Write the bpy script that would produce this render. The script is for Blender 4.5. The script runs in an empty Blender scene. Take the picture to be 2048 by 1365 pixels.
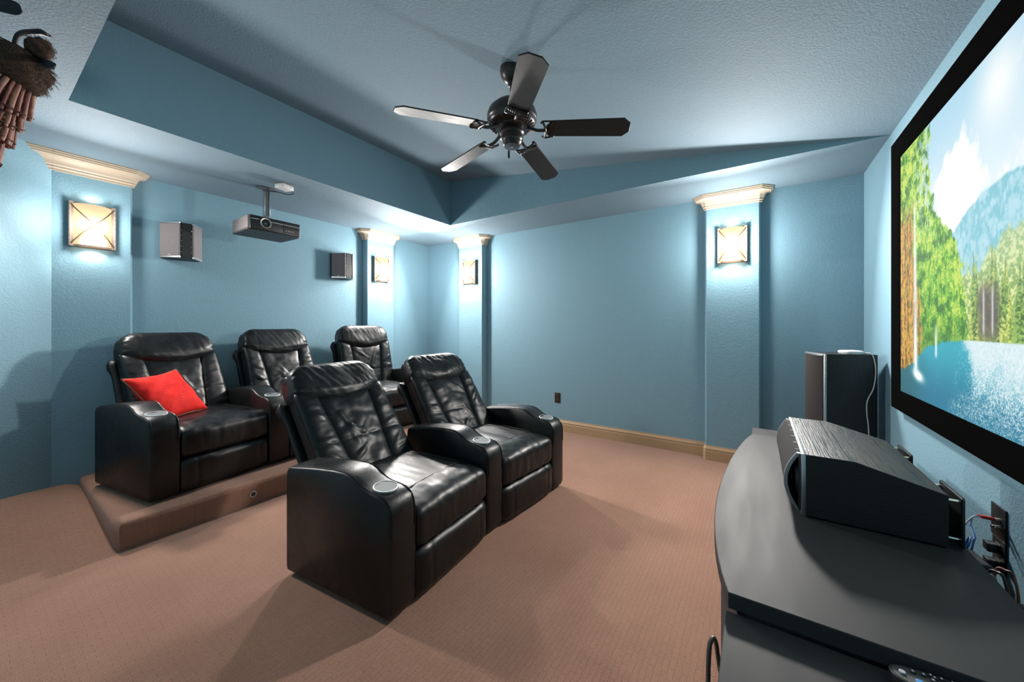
import bpy, bmesh, math, random
import numpy as np
from mathutils import Vector, Matrix, noise as mn

sc = bpy.context.scene
COL = sc.collection
random.seed(7)
PI = math.pi
R = math.radians

# ------------------------------------------------------------------ camera, world, exposure
EYE = 1.242
cam_d = bpy.data.cameras.new('camera')
cam = bpy.data.objects.new('camera', cam_d)
COL.objects.link(cam)
sc.camera = cam
cam.location = (0, 0, EYE)
cam.rotation_euler = (R(90), 0, R(33.7123 - 90))
cam_d.sensor_width = 36.0
cam_d.sensor_fit = 'HORIZONTAL'
cam_d.lens = 734.52 / 2048 * 36.0
cam_d.shift_y = -(682.5 - 651.84) / 2048
cam_d.clip_start = 0.02

w = bpy.data.worlds.new('world')
sc.world = w
w.use_nodes = True
w.node_tree.nodes['Background'].inputs[0].default_value = (0.6, 0.75, 0.8, 1)
w.node_tree.nodes['Background'].inputs[1].default_value = 0.05
sc.view_settings.view_transform = 'Standard'
sc.view_settings.look = 'None'
sc.view_settings.exposure = 0.15
sc.view_settings.gamma = 1.0

SPILL_W = 1.7        # light leaving every sconce through its open top and bottom
FRONT_W = 22.0       # bulb light thrown sideways along the walls
GLASS_W = 52.0       # light the glowing glass throws into the room
BULB = (1.0, 0.93, 0.85)
GLASS_C = (1.0, 0.96, 0.92)

# ------------------------------------------------------------------ materials
def newmat(name):
    m = bpy.data.materials.new(name)
    m.use_nodes = True
    return m, m.node_tree.nodes, m.node_tree.links, m.node_tree.nodes['Principled BSDF']

def plain(name, col, rough=0.5, metal=0.0, spec=0.5, emit=None, estr=0.0, coat=0.0):
    m, n, l, p = newmat(name)
    p.inputs['Base Color'].default_value = (*col, 1)
    p.inputs['Roughness'].default_value = rough
    p.inputs['Metallic'].default_value = metal
    p.inputs['Specular IOR Level'].default_value = spec
    p.inputs['Coat Weight'].default_value = coat
    if emit:
        p.inputs['Emission Color'].default_value = (*emit, 1)
        p.inputs['Emission Strength'].default_value = estr
    return m

def coords(n, l, scale=(1, 1, 1)):
    tc = n.new('ShaderNodeTexCoord'); mp = n.new('ShaderNodeMapping')
    mp.inputs['Scale'].default_value = scale
    l.new(tc.outputs['Object'], mp.inputs['Vector'])
    return mp.outputs['Vector']

def bump(n, l, p, hsock, strength, dist, prev=None):
    b = n.new('ShaderNodeBump')
    b.inputs['Strength'].default_value = strength
    b.inputs['Distance'].default_value = dist
    l.new(hsock, b.inputs['Height'])
    if prev is not None: l.new(prev.outputs['Normal'], b.inputs['Normal'])
    l.new(b.outputs['Normal'], p.inputs['Normal'])
    return b

def noise_tex(n, l, vec, scale, detail=3, rough=0.5, dist=0.0):
    t = n.new('ShaderNodeTexNoise')
    t.inputs['Scale'].default_value = scale; t.inputs['Detail'].default_value = detail
    t.inputs['Roughness'].default_value = rough; t.inputs['Distortion'].default_value = dist
    l.new(vec, t.inputs['Vector'])
    return t

def ramp(n, l, sock, stops):
    r = n.new('ShaderNodeValToRGB')
    e = r.color_ramp.elements
    e[0].position, e[0].color = stops[0][0], (*stops[0][1], 1)
    e[1].position, e[1].color = stops[-1][0], (*stops[-1][1], 1)
    for pos, c in stops[1:-1]:
        k = e.new(pos); k.color = (*c, 1)
    l.new(sock, r.inputs['Fac'])
    return r

def paint_mat(name, col, strength, scale, rough=0.62, spec=0.35):
    m, n, l, p = newmat(name)
    v = coords(n, l)
    p.inputs['Base Color'].default_value = (*col, 1)
    p.inputs['Roughness'].default_value = rough
    p.inputs['Specular IOR Level'].default_value = spec
    a = noise_tex(n, l, v, scale, 3, 0.55, 0.6)
    rr = ramp(n, l, a.outputs['Fac'], [(0.42, (0, 0, 0)), (0.62, (1, 1, 1))])
    bump(n, l, p, rr.outputs['Color'], strength, 0.004)
    return m

PAINT = (0.184, 0.326, 0.400)
M = {}
M['wall'] = paint_mat('blue_orange_peel_paint', PAINT, 0.22, 85)
M['ceil'] = paint_mat('blue_knockdown_ceiling_paint', (0.180, 0.258, 0.312), 0.27, 95, 0.75, 0.22)

def carpet():
    m, n, l, p = newmat('tan_patterned_carpet')
    v = coords(n, l)
    big = noise_tex(n, l, v, 1.6, 3, 0.6)
    fine = noise_tex(n, l, v, 330, 2, 0.6)
    mix = n.new('ShaderNodeMix'); mix.data_type = 'RGBA'
    rb = ramp(n, l, big.outputs['Fac'], [(0.3, (0.315, 0.165, 0.112)), (0.7, (0.375, 0.208, 0.145))])
    rf = ramp(n, l, fine.outputs['Fac'], [(0.3, (0.62, 0.6, 0.58)), (0.7, (1.25, 1.25, 1.25))])
    mix.blend_type = 'MULTIPLY'; mix.inputs['Factor'].default_value = 1.0
    l.new(rb.outputs['Color'], mix.inputs['A']); l.new(rf.outputs['Color'], mix.inputs['B'])
    br = n.new('ShaderNodeTexBrick')
    br.inputs['Scale'].default_value = 1.0
    br.inputs['Brick Width'].default_value = 0.052; br.inputs['Row Height'].default_value = 0.021
    br.inputs['Mortar Size'].default_value = 0.0017; br.inputs['Mortar Smooth'].default_value = 0.6
    br.inputs['Color1'].default_value = (1, 1, 1, 1); br.inputs['Color2'].default_value = (0.93, 0.93, 0.93, 1)
    br.inputs['Mortar'].default_value = (0.76, 0.74, 0.72, 1)
    wob = noise_tex(n, l, v, 40, 2)
    add = n.new('ShaderNodeVectorMath'); add.operation = 'MULTIPLY_ADD'
    add.inputs[1].default_value = (0.012, 0.012, 0.0)
    l.new(wob.outputs['Color'], add.inputs[0]); l.new(v, add.inputs[2])
    l.new(add.outputs[0], br.inputs['Vector'])
    mx2 = n.new('ShaderNodeMix'); mx2.data_type = 'RGBA'; mx2.blend_type = 'MULTIPLY'
    mx2.inputs['Factor'].default_value = 0.8
    l.new(mix.outputs['Result'], mx2.inputs['A']); l.new(br.outputs['Color'], mx2.inputs['B'])
    l.new(mx2.outputs['Result'], p.inputs['Base Color'])
    p.inputs['Roughness'].default_value = 0.95
    p.inputs['Specular IOR Level'].default_value = 0.1
    p.inputs['Sheen Weight'].default_value = 0.15
    b = bump(n, l, p, fine.outputs['Fac'], 0.7, 0.004)
    bump(n, l, p, br.outputs['Color'], 0.5, 0.004, b)
    return m
M['carpet'] = carpet()

def leather():
    m, n, l, p = newmat('black_leather')
    v = coords(n, l)
    p.inputs['Base Color'].default_value = (0.0045, 0.0054, 0.006, 1)
    p.inputs['Specular IOR Level'].default_value = 0.40
    a = noise_tex(n, l, v, 9, 4, 0.6, 0.8)
    rr = ramp(n, l, a.outputs['Fac'], [(0.3, (0.33, 0.33, 0.33)), (0.75, (0.48, 0.48, 0.48))])
    l.new(rr.outputs['Color'], p.inputs['Roughness'])
    vo = n.new('ShaderNodeTexVoronoi'); vo.inputs['Scale'].default_value = 260
    l.new(v, vo.inputs['Vector'])
    cr = noise_tex(n, l, v, 26, 4, 0.62, 1.5)
    b = bump(n, l, p, vo.outputs['Distance'], 0.12, 0.002)
    bump(n, l, p, cr.outputs['Fac'], 0.10, 0.008, b)
    return m
M['leather'] = leather()

def ash(name, col, r0, r1, along, strength=0.35):
    m, n, l, p = newmat(name)
    v = coords(n, l, along)
    a = noise_tex(n, l, v, 60, 3, 0.6, 0.1)
    rr = ramp(n, l, a.outputs['Fac'], [(0.43, (0, 0, 0)), (0.57, (1, 1, 1))])
    ro = ramp(n, l, a.outputs['Fac'], [(0.43, (r0,) * 3), (0.57, (r1,) * 3)])
    p.inputs['Base Color'].default_value = (*col, 1)
    l.new(ro.outputs['Color'], p.inputs['Roughness'])
    bump(n, l, p, rr.outputs['Color'], strength, 0.001)
    return m
M['ash_x'] = ash('black_ash_veneer_lengthwise', (0.010, 0.010, 0.012), 0.34, 0.62, (0.06, 5.5, 5.5), 0.35)
M['ash_y'] = ash('black_ash_veneer_end_panel', (0.006, 0.006, 0.007), 0.5, 0.6, (3.0, 0.12, 5.0), 0.2)
M['ash_z'] = ash('black_ash_veneer_upright', (0.008, 0.008, 0.009), 0.42, 0.5, (3.2, 3.2, 0.05), 0.2)

def satin(name, col, r0, r1, sc_=(1, 1, 1), spec=0.5):
    m, n, l, p = newmat(name)
    v = coords(n, l, sc_)
    a = noise_tex(n, l, v, 5, 4, 0.6)
    rr = ramp(n, l, a.outputs['Fac'], [(0.3, (r0,) * 3), (0.7, (r1,) * 3)])
    l.new(rr.outputs['Color'], p.inputs['Roughness'])
    p.inputs['Base Color'].default_value = (*col, 1)
    p.inputs['Specular IOR Level'].default_value = spec
    return m
M['desk'] = satin('dark_charcoal_desk_laminate', (0.034, 0.035, 0.037), 0.52, 0.60, (0.4, 3, 1), 0.14)
M['black_plastic'] = plain('black_plastic', (0.012, 0.012, 0.014), 0.4)
M['black_matte'] = plain('matte_black', (0.01, 0.01, 0.011), 0.7)
M['frame_velvet'] = plain('black_screen_frame_velvet', (0.003, 0.003, 0.003), 1.0, spec=0.0)
M['grille'] = None
def grille_mat():
    m, n, l, p = newmat('dark_speaker_cloth')
    v = coords(n, l)
    a = noise_tex(n, l, v, 420, 2)
    rr = ramp(n, l, a.outputs['Fac'], [(0.3, (0.14, 0.126, 0.129)), (0.7, (0.26, 0.237, 0.241))])
    l.new(rr.outputs['Color'], p.inputs['Base Color'])
    p.inputs['Roughness'].default_value = 0.9
    bump(n, l, p, a.outputs['Fac'], 0.3, 0.001)
    return m
M['grille'] = grille_mat()
M['grille_dark'] = plain('black_brown_speaker_cloth', (0.034, 0.030, 0.029), 0.9, spec=0.2)
M['silver'] = plain('satin_silver_trim', (0.55, 0.55, 0.56), 0.35, 1.0)
M['chrome'] = plain('bright_chrome', (0.75, 0.75, 0.76), 0.2, 1.0)
M['cup_metal'] = plain('brushed_grey_cup_holder', (0.13, 0.145, 0.15), 0.6, 0.2, 0.3)
M['cup_ring'] = plain('pale_cup_holder_ring', (0.42, 0.45, 0.46), 0.5, 0.3)
def cream_mat():
    m, n, l, p = newmat('cream_moulding_paint')
    p.inputs['Base Color'].default_value = (0.46, 0.375, 0.285, 1)
    p.inputs['Roughness'].default_value = 0.5
    a = noise_tex(n, l, coords(n, l), 14, 3)
    bump(n, l, p, a.outputs['Fac'], 0.05, 0.003)
    return m
M['cream'] = cream_mat()
M['base'] = plain('tan_baseboard_paint', (0.43, 0.285, 0.165), 0.45)
M['bronze'] = satin('oil_rubbed_bronze', (0.030, 0.022, 0.020), 0.25, 0.38)
M['blade'] = satin('dark_espresso_blade', (0.020, 0.018, 0.017), 0.46, 0.55, (1, 8, 8), 0.32)
M['sconce_metal'] = satin('aged_pewter_bronze', (0.15, 0.115, 0.09), 0.45, 0.6)
M['sconce_x'] = satin('dark_bronze_strap', (0.045, 0.026, 0.016), 0.5, 0.6)
M['white'] = plain('white_plastic', (0.72, 0.72, 0.72), 0.4)
M['grey_proj'] = plain('warm_grey_projector_shell', (0.20, 0.175, 0.17), 0.5)
M['lens'] = plain('lens_glass', (0.01, 0.012, 0.015), 0.05, 0.0, 0.8, coat=1.0)
M['mount'] = plain('grey_mount_steel', (0.16, 0.16, 0.165), 0.4, 0.6)
M['red_plug'] = plain('red_connector', (0.55, 0.02, 0.02), 0.4)
M['blue_cable'] = plain('blue_cable_jacket', (0.03, 0.13, 0.33), 0.4)
M['white_cable'] = plain('white_cable_jacket', (0.62, 0.60, 0.57), 0.5)
M['brown_cable'] = plain('dark_cable_jacket', (0.06, 0.045, 0.04), 0.45)
M['key_dark'] = plain('dark_rubber_key', (0.022, 0.022, 0.024), 0.5)
M['key_blue'] = plain('blue_key', (0.03, 0.25, 0.6), 0.4)
M['key_green'] = plain('green_key', (0.05, 0.45, 0.12), 0.4)
M['key_grey'] = plain('pale_grey_key', (0.42, 0.42, 0.45), 0.4)
M['key_mark'] = plain('white_key_marking', (0.7, 0.7, 0.7), 0.5)
M['remote'] = plain('charcoal_remote_face', (0.05, 0.05, 0.052), 0.42)
def glass_shade():
    m = bpy.data.materials.new('warm_frosted_glass_shade')
    m.use_nodes = True
    n, l = m.node_tree.nodes, m.node_tree.links
    n.clear()
    out = n.new('ShaderNodeOutputMaterial')
    tr = n.new('ShaderNodeBsdfTransparent'); tr.inputs[0].default_value = (1.0, 0.93, 0.84, 1)
    tl = n.new('ShaderNodeBsdfTranslucent'); tl.inputs[0].default_value = (0.55, 0.41, 0.28, 1)
    gl = n.new('ShaderNodeEmission'); gl.inputs[0].default_value = (1.0, 0.64, 0.39, 1); gl.inputs[1].default_value = 0.58
    mx = n.new('ShaderNodeMixShader'); mx.inputs[0].default_value = 0.95
    l.new(tr.outputs[0], mx.inputs[1]); l.new(tl.outputs[0], mx.inputs[2])
    ad = n.new('ShaderNodeAddShader')
    l.new(mx.outputs[0], ad.inputs[0]); l.new(gl.outputs[0], ad.inputs[1])
    l.new(ad.outputs[0], out.inputs[0])
    return m
M['shade'] = glass_shade()
def fabric_red():
    m, n, l, p = newmat('red_velvet')
    v = coords(n, l)
    a = noise_tex(n, l, v, 18, 3)
    rr = ramp(n, l, a.outputs['Fac'], [(0.3, (0.60, 0.014, 0.011)), (0.7, (0.78, 0.026, 0.020))])
    l.new(rr.outputs['Color'], p.inputs['Base Color'])
    p.inputs['Roughness'].default_value = 0.75
    p.inputs['Specular IOR Level'].default_value = 0.15
    bump(n, l, p, a.outputs['Fac'], 0.3, 0.006)
    return m
M['red'] = fabric_red()
M['red_piping'] = plain('dark_gold_piping', (0.22, 0.10, 0.05), 0.6)
M['red_stitch'] = plain('pale_red_stitching', (0.85, 0.16, 0.11), 0.7)
def reed_mat():
    m, n, l, p = newmat('reddish_reed')
    v = coords(n, l, (1, 1, 0.22))
    a = noise_tex(n, l, v, 55, 3)
    rr = ramp(n, l, a.outputs['Fac'], [(0.32, (0.10, 0.026, 0.024)), (0.48, (0.24, 0.085, 0.065)), (0.60, (0.36, 0.17, 0.10)), (0.72, (0.16, 0.045, 0.04))])
    l.new(rr.outputs['Color'], p.inputs['Base Color'])
    p.inputs['Roughness'].default_value = 0.55
    return m
M['reed'] = reed_mat()
M['fibre'] = plain('brown_coconut_fibre', (0.060, 0.030, 0.018), 0.9)
M['leaf'] = satin('dark_dyed_leaf', (0.030, 0.030, 0.036), 0.45, 0.6)
M['twine'] = plain('dark_twine', (0.05, 0.02, 0.015), 0.8)

# ------------------------------------------------------------------ mesh helpers
def tag(o, label=None, cat=None, group=None, kind=None):
    if label: o['label'] = label
    if cat: o['category'] = cat
    if group: o['group'] = group
    if kind: o['kind'] = kind
    return o

def empty(name, loc=(0, 0, 0), rz=0.0, label=None, cat=None, group=None):
    o = bpy.data.objects.new(name, None)
    COL.objects.link(o)
    o.location = loc; o.rotation_euler = (0, 0, rz)
    o.empty_display_size = 0.05
    return tag(o, label, cat, group)

def mesh_obj(name, bm, mat, parent=None, smooth=True, angle=40, mods=()):
    me = bpy.data.meshes.new(name)
    bmesh.ops.recalc_face_normals(bm, faces=bm.faces)
    bm.to_mesh(me); bm.free()
    o = bpy.data.objects.new(name, me)
    COL.objects.link(o)
    for x in (mat if isinstance(mat, (list, tuple)) else [mat]): me.materials.append(x)
    if smooth:
        me.shade_smooth()
        try: me.set_sharp_from_angle(angle=R(angle))
        except Exception: pass
    if parent: o.parent = parent
    for k in mods:
        if k[0] == 'bevel':
            b = o.modifiers.new('bevel', 'BEVEL'); b.width = k[1]; b.segments = k[2]; b.limit_method = 'ANGLE'; b.angle_limit = R(35)
        if k[0] == 'sub':
            b = o.modifiers.new('sub', 'SUBSURF'); b.levels = k[1]; b.render_levels = k[1]
    return o

def box(bm, x0, x1, y0, y1, z0, z1, mi=0):
    vs = [bm.verts.new(p) for p in ((x0, y0, z0), (x1, y0, z0), (x1, y1, z0), (x0, y1, z0), (x0, y0, z1), (x1, y0, z1), (x1, y1, z1), (x0, y1, z1))]
    for f in ((0, 3, 2, 1), (4, 5, 6, 7), (0, 1, 5, 4), (1, 2, 6, 5), (2, 3, 7, 6), (3, 0, 4, 7)):
        fc = bm.faces.new([vs[i] for i in f]); fc.material_index = mi
    return vs

def rbox(bm, x0, x1, y0, y1, z0, z1, r, seg=3):
    vs = box(bm, x0, x1, y0, y1, z0, z1)
    es = list({e for v in vs for e in v.link_edges})
    bmesh.ops.bevel(bm, geom=es, offset=r, segments=seg, profile=0.5, affect='EDGES')

def prism(bm, pts, axis, a, b):
    """extrude polygon pts (2D) along axis between a and b. axis 'x': pts=(y,z); 'y': (x,z); 'z': (x,y)"""
    def P(p, t):
        return {'x': (t, p[0], p[1]), 'y': (p[0], t, p[1]), 'z': (p[0], p[1], t)}[axis]
    A = [bm.verts.new(P(p, a)) for p in pts]; B = [bm.verts.new(P(p, b)) for p in pts]
    n = len(pts)
    bm.faces.new(A); bm.faces.new(B[::-1])
    for i in range(n):
        bm.faces.new((A[i], B[i], B[(i + 1) % n], A[(i + 1) % n]))
    return A, B

def tube(bm, pts, r, seg=8, closed=False, caps=True):
    pts = [Vector(p) for p in pts]
    n = len(pts); rings = []
    prev = None
    for i, p in enumerate(pts):
        if closed: t = pts[(i + 1) % n] - pts[i - 1]
        else: t = pts[min(i + 1, n - 1)] - pts[max(i - 1, 0)]
        t.normalize()
        if prev is None:
            u = t.orthogonal().normalized()
        else:
            u = prev - t * prev.dot(t)
            if u.length < 1e-6: u = t.orthogonal()
            u.normalize()
        prev = u; v = t.cross(u)
        rr = r[i] if isinstance(r, (list, tuple)) else r
        rings.append([bm.verts.new(p + (u * math.cos(2 * PI * k / seg) + v * math.sin(2 * PI * k / seg)) * rr) for k in range(seg)])
    m = n if closed else n - 1
    for i in range(m):
        A, B = rings[i], rings[(i + 1) % n]
        for k in range(seg):
            bm.faces.new((A[k], A[(k + 1) % seg], B[(k + 1) % seg], B[k]))
    if caps and not closed:
        bm.faces.new(rings[0][::-1]); bm.faces.new(rings[-1])

def smooth_path(ctrl, per=10, closed=False):
    c = [Vector(p) for p in ctrl]; n = len(c); out = []
    rng = range(n) if closed else range(n - 1)
    for i in rng:
        if closed: p0, p1, p2, p3 = c[i - 1], c[i], c[(i + 1) % n], c[(i + 2) % n]
        else: p0, p1, p2, p3 = c[max(i - 1, 0)], c[i], c[i + 1], c[min(i + 2, n - 1)]
        for k in range(per):
            t = k / per
            out.append(0.5 * ((2 * p1) + (p2 - p0) * t + (2 * p0 - 5 * p1 + 4 * p2 - p3) * t * t + (3 * p1 - p0 - 3 * p2 + p3) * t ** 3))
    if not closed: out.append(c[-1])
    return out

def lathe(bm, prof, seg=32, center=(0, 0, 0), cap=True):
    """prof = [(r,z)...] around local z"""
    cx, cy, cz = center
    rings = []
    for r, z in prof:
        rings.append([bm.verts.new((cx + r * math.cos(2 * PI * k / seg), cy + r * math.sin(2 * PI * k / seg), cz + z)) for k in range(seg)])
    for A, B in zip(rings, rings[1:]):
        for k in range(seg):
            bm.faces.new((A[k], A[(k + 1) % seg], B[(k + 1) % seg], B[k]))
    if cap:
        bm.faces.new(rings[0][::-1]); bm.faces.new(rings[-1])

def grid_shell(bm, f, nu, nv, closed_u=False):
    """surface f(i/nu, j/nv)"""
    V = [[bm.verts.new(f(i / nu, j / nv)) for j in range(nv + 1)] for i in range(nu + (0 if closed_u else 1))]
    N = len(V)
    for i in range(N if closed_u else N - 1):
        for j in range(nv):
            bm.faces.new((V[i][j], V[(i + 1) % N][j], V[(i + 1) % N][j + 1], V[i][j + 1]))
    return V

def fin(bm):
    bmesh.ops.remove_doubles(bm, verts=bm.verts, dist=1e-5)

def struct(name, bm, mat, parent=None, **k):
    o = mesh_obj(name, bm, mat, parent, **k)
    if parent is None: o['kind'] = 'structure'
    return o

# ------------------------------------------------------------------ room shell
XB, YA, YC, XD, HS = 3.930, 4.138, -0.698, -0.42, 2.44
XT, YT, XT2 = 0.3145, 3.0406, 3.234
HT = 2.962
FA, FB = YA - 0.09, XB - 0.09            # faces of the pilasters

def ramp_z(x, y):
    s = min(max((y - 2.85) / 1.15, 0), 1); s = s * s * (3 - 2 * s)
    k = min(max((0.62 - x) / 0.2, 0), 1)
    return s * k * (0.128 + 0.25 * max(0, 0.34 - x))

bm = bmesh.new()
xs = sorted(set([XD - .1, 0, 0.1, .2, .25, .3, .35, .4, .45, .5, .56, .62, .7, 1.5, 2.5, XB + .1] + [XD + .1 * i for i in range(5)]))
ys = [YC - .1, 0, 1, 2, 2.85] + [2.85 + .1 * i for i in range(1, 14)]
V = [[bm.verts.new((x, y, ramp_z(x, y))) for y in ys] for x in xs]
for i in range(len(xs) - 1):
    for j in range(len(ys) - 1):
        bm.faces.new((V[i][j], V[i + 1][j], V[i + 1][j + 1], V[i][j + 1]))
floor = struct('floor', bm, M['carpet'])

bm = bmesh.new(); box(bm, -0.5, XB + .1, YA, YA + .1, -0.05, HS); struct('wall_rear', bm, M['wall'])
bm = bmesh.new(); box(bm, XB, XB + .1, YC, YA, -0.05, HS); struct('wall_right', bm, M['wall'])
bm = bmesh.new(); box(bm, XD - .1, XB + .1, YC - .1, YC, -0.05, HS + 0.02); struct('wall_front', bm, M['wall'])
bm = bmesh.new()
pts = [(XD, YC), (XD, 3.404), (0.344, FA), (0.344, FA + .09), (-.5, FA + .09), (-.52, 3.4), (-.52, YC)]
prism(bm, pts, 'z', -0.05, HS)
struct('wall_left', bm, M['wall'])

# ceiling: flat border, upright tray faces and the sloping middle, one skin
bm = bmesh.new()
def q(*p): bm.faces.new([bm.verts.new(a) for a in p])
e = 0.1
q((XD - e, YC - e, HS), (XD - e, YA + e, HS), (XT, YA + e, HS), (XT, YC - e, HS))
q((XT, YT, HS), (XT, YA + e, HS), (XT2, YA + e, HS), (XT2, YT, HS))
q((XT2, YC - e, HS), (XT2, YA + e, HS), (XB + e, YA + e, HS), (XB + e, YC - e, HS))
slope = (HT - HS) / (YT - YC)
zc = HS - slope * e
q((XT, YC, HS), (XT2, YC, HS), (XT2, YT, HT), (XT, YT, HT))
q((XT, YT, HS), (XT2, YT, HS), (XT2, YT, HT), (XT, YT, HT))
q((XT2, YT, HS), (XT2, YC, HS), (XT2, YT, HT))
q((XT, YT, HS), (XT, YC, HS), (XT, YT, HT))
fin(bm)
for f in bm.faces:
    f.normal_update()
    if abs(f.normal.z) < 0.1: f.material_index = 1
struct('ceiling', bm, [M['ceil'], M['wall']], smooth=False)

# ------------------------------------------------------------------ pilasters with cream capitals
def rot_to(side, c):
    """matrix placing local frame (x along wall, y out of the wall) at the wall"""
    if side == 'rear':   # out = -Y
        return Matrix(((-1, 0, 0, c), (0, -1, 0, FA), (0, 0, 1, 0), (0, 0, 0, 1)))
    if side == 'right':  # out = -X ; local x = along +Y
        return Matrix(((0, -1, 0, FB), (1, 0, 0, c), (0, 0, 1, 0), (0, 0, 0, 1)))
    if side == 'left':   # out = +X
        return Matrix(((0, 1, 0, XD), (-1, 0, 0, c), (0, 0, 1, 0), (0, 0, 0, 1)))

CROWN = [(0.012, 2.318), (0.012, 2.332), (0.02, 2.338), (0.02, 2.350), (0.026, 2.356), (0.030, 2.372), (0.042, 2.392), (0.062, 2.404), (0.078, 2.408), (0.078, 2.416), (0.088, 2.418), (0.088, 2.428), (0.096, 2.430), (0.096, 2.44)]

def pilaster(n, side, c, half, zb=0.0, cut_left=None, cut_right=None):
    mt = rot_to(side, c)
    bm = bmesh.new()
    ch = 0.012
    pts = [(-half, -0.09), (-half, -ch), (-half + ch, 0), (half - ch, 0), (half, -ch), (half, -0.09)]
    if cut_left: pts[3:5] = [(half + .004, 0)]; pts[4] = (half + .004, -0.09)
    prism(bm, pts, 'z', zb, HS)
    bmesh.ops.transform(bm, matrix=mt, verts=bm.verts)
    o = struct('trim_%d' % n, bm, M['wall'])
    # capital: profile carried round a plan with 45 degree corners
    bm = bmesh.new()
    rings = []
    for d, z in CROWN:
        cc = 0.012 + d * 0.75
        xl, xr = -half - d, half + d
        ring = []
        if cut_left is None: ring += [(xl, -0.088), (xl, d - cc), (xl + cc, d)]
        else: ring += [(-half + .002, -0.02), (-half + .002, d)]
        ring += [(xr - cc, d), (xr, d - cc), (xr, -0.088)]
        rings.append([bm.verts.new((x, y, z)) for x, y in ring])
    for A, B in zip(rings, rings[1:]):
        for k in range(len(A) - 1):
            bm.faces.new((A[k], A[k + 1], B[k + 1], B[k]))
        bm.faces.new((A[-1], A[0], B[0], B[-1]))
    bm.faces.new(rings[0]); bm.faces.new(rings[-1])
    if cut_left is not None:
        # the moulding runs on into the angled side wall
        bm2 = bmesh.new()
        A, B = prism(bm2, [(-0.02, 2.318)] + [(d, z) for d, z in CROWN] + [(-0.02, 2.44)], 'x', -half - 0.20, -half + .003)
        me = bpy.data.meshes.new('tmp'); bm2.to_mesh(me); bm2.free(); bm.from_mesh(me); bpy.data.meshes.remove(me)
        bmesh.ops.transform(bm, matrix=Matrix.Scale(-1, 4, (1, 0, 0)), verts=bm.verts)
    bmesh.ops.transform(bm, matrix=mt, verts=bm.verts)
    cr = mesh_obj('crown_molding', bm, M['cream'], o, angle=30)
    cr['label'] = 'cream stepped crown moulding'
    return o

pilaster(1, 'rear', 0.542, 0.198, cut_left=True)
pilaster(2, 'rear', 3.011, 0.208)
pilaster(3, 'right', 3.245, 0.212)
pilaster(4, 'right', 0.189, 0.214)

# baseboards
BB = [(0, 0), (0.016, 0), (0.016, 0.085), (0.013, 0.09), (0.013, 0.098), (0.016, 0.102), (0.011, 0.118), (0.006, 0.124), (0.004, 0.135), (0, 0.135)]
def baseboard(name, runs):
    bm = bmesh.new()
    for path in runs:
        # path: list of (x,y,nx,ny) plan points with mitre direction
        rings = []
        for x, y, nx, ny in path:
            rings.append([bm.verts.new((x + nx * d, y + ny * d, z)) for d, z in BB])
        for A, B in zip(rings, rings[1:]):
            for k in range(len(A)):
                bm.faces.new((A[k], A[(k + 1) % len(A)], B[(k + 1) % len(A)], B[k]))
        bm.faces.new(rings[0]); bm.faces.new(rings[-1][::-1])
    return struct(name, bm, M['base'], angle=25)
def around(c, half):
    ch = .012
    return [(FB, c - half + ch, -1, -.41), (FB + ch, c - half, -.41, -1), (XB, c - half, -1, -1)]
y4a, y4b, y3a, y3b = 0.189 - .214, 0.189 + .214, 3.245 - .212, 3.245 + .212
ch = .012
baseboard('baseboard_right', [[(XB, YA, -1, -1), (XB, y3b, -1, 1), (FB + ch, y3b, -.41, 1), (FB, y3b - ch, -1, .41), (FB, y3a + ch, -1, -.41), (FB + ch, y3a, -.41, -1), (XB, y3a, -1, -1),
                               (XB, y4b, -1, 1), (FB + ch, y4b, -.41, 1), (FB, y4b - ch, -1, .41), (FB, y4a + ch, -1, -.41), (FB + ch, y4a, -.41, -1), (XB, y4a, -1, -1), (XB, YC, -1, 1)]])
baseboard('baseboard_front', [[(XB, YC, -1, 1), (XD, YC, 1, 1)]])
baseboard('baseboard_rear', [[(XB, YA, -1, -1), (3.219, YA, 1, -1)]])

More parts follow.
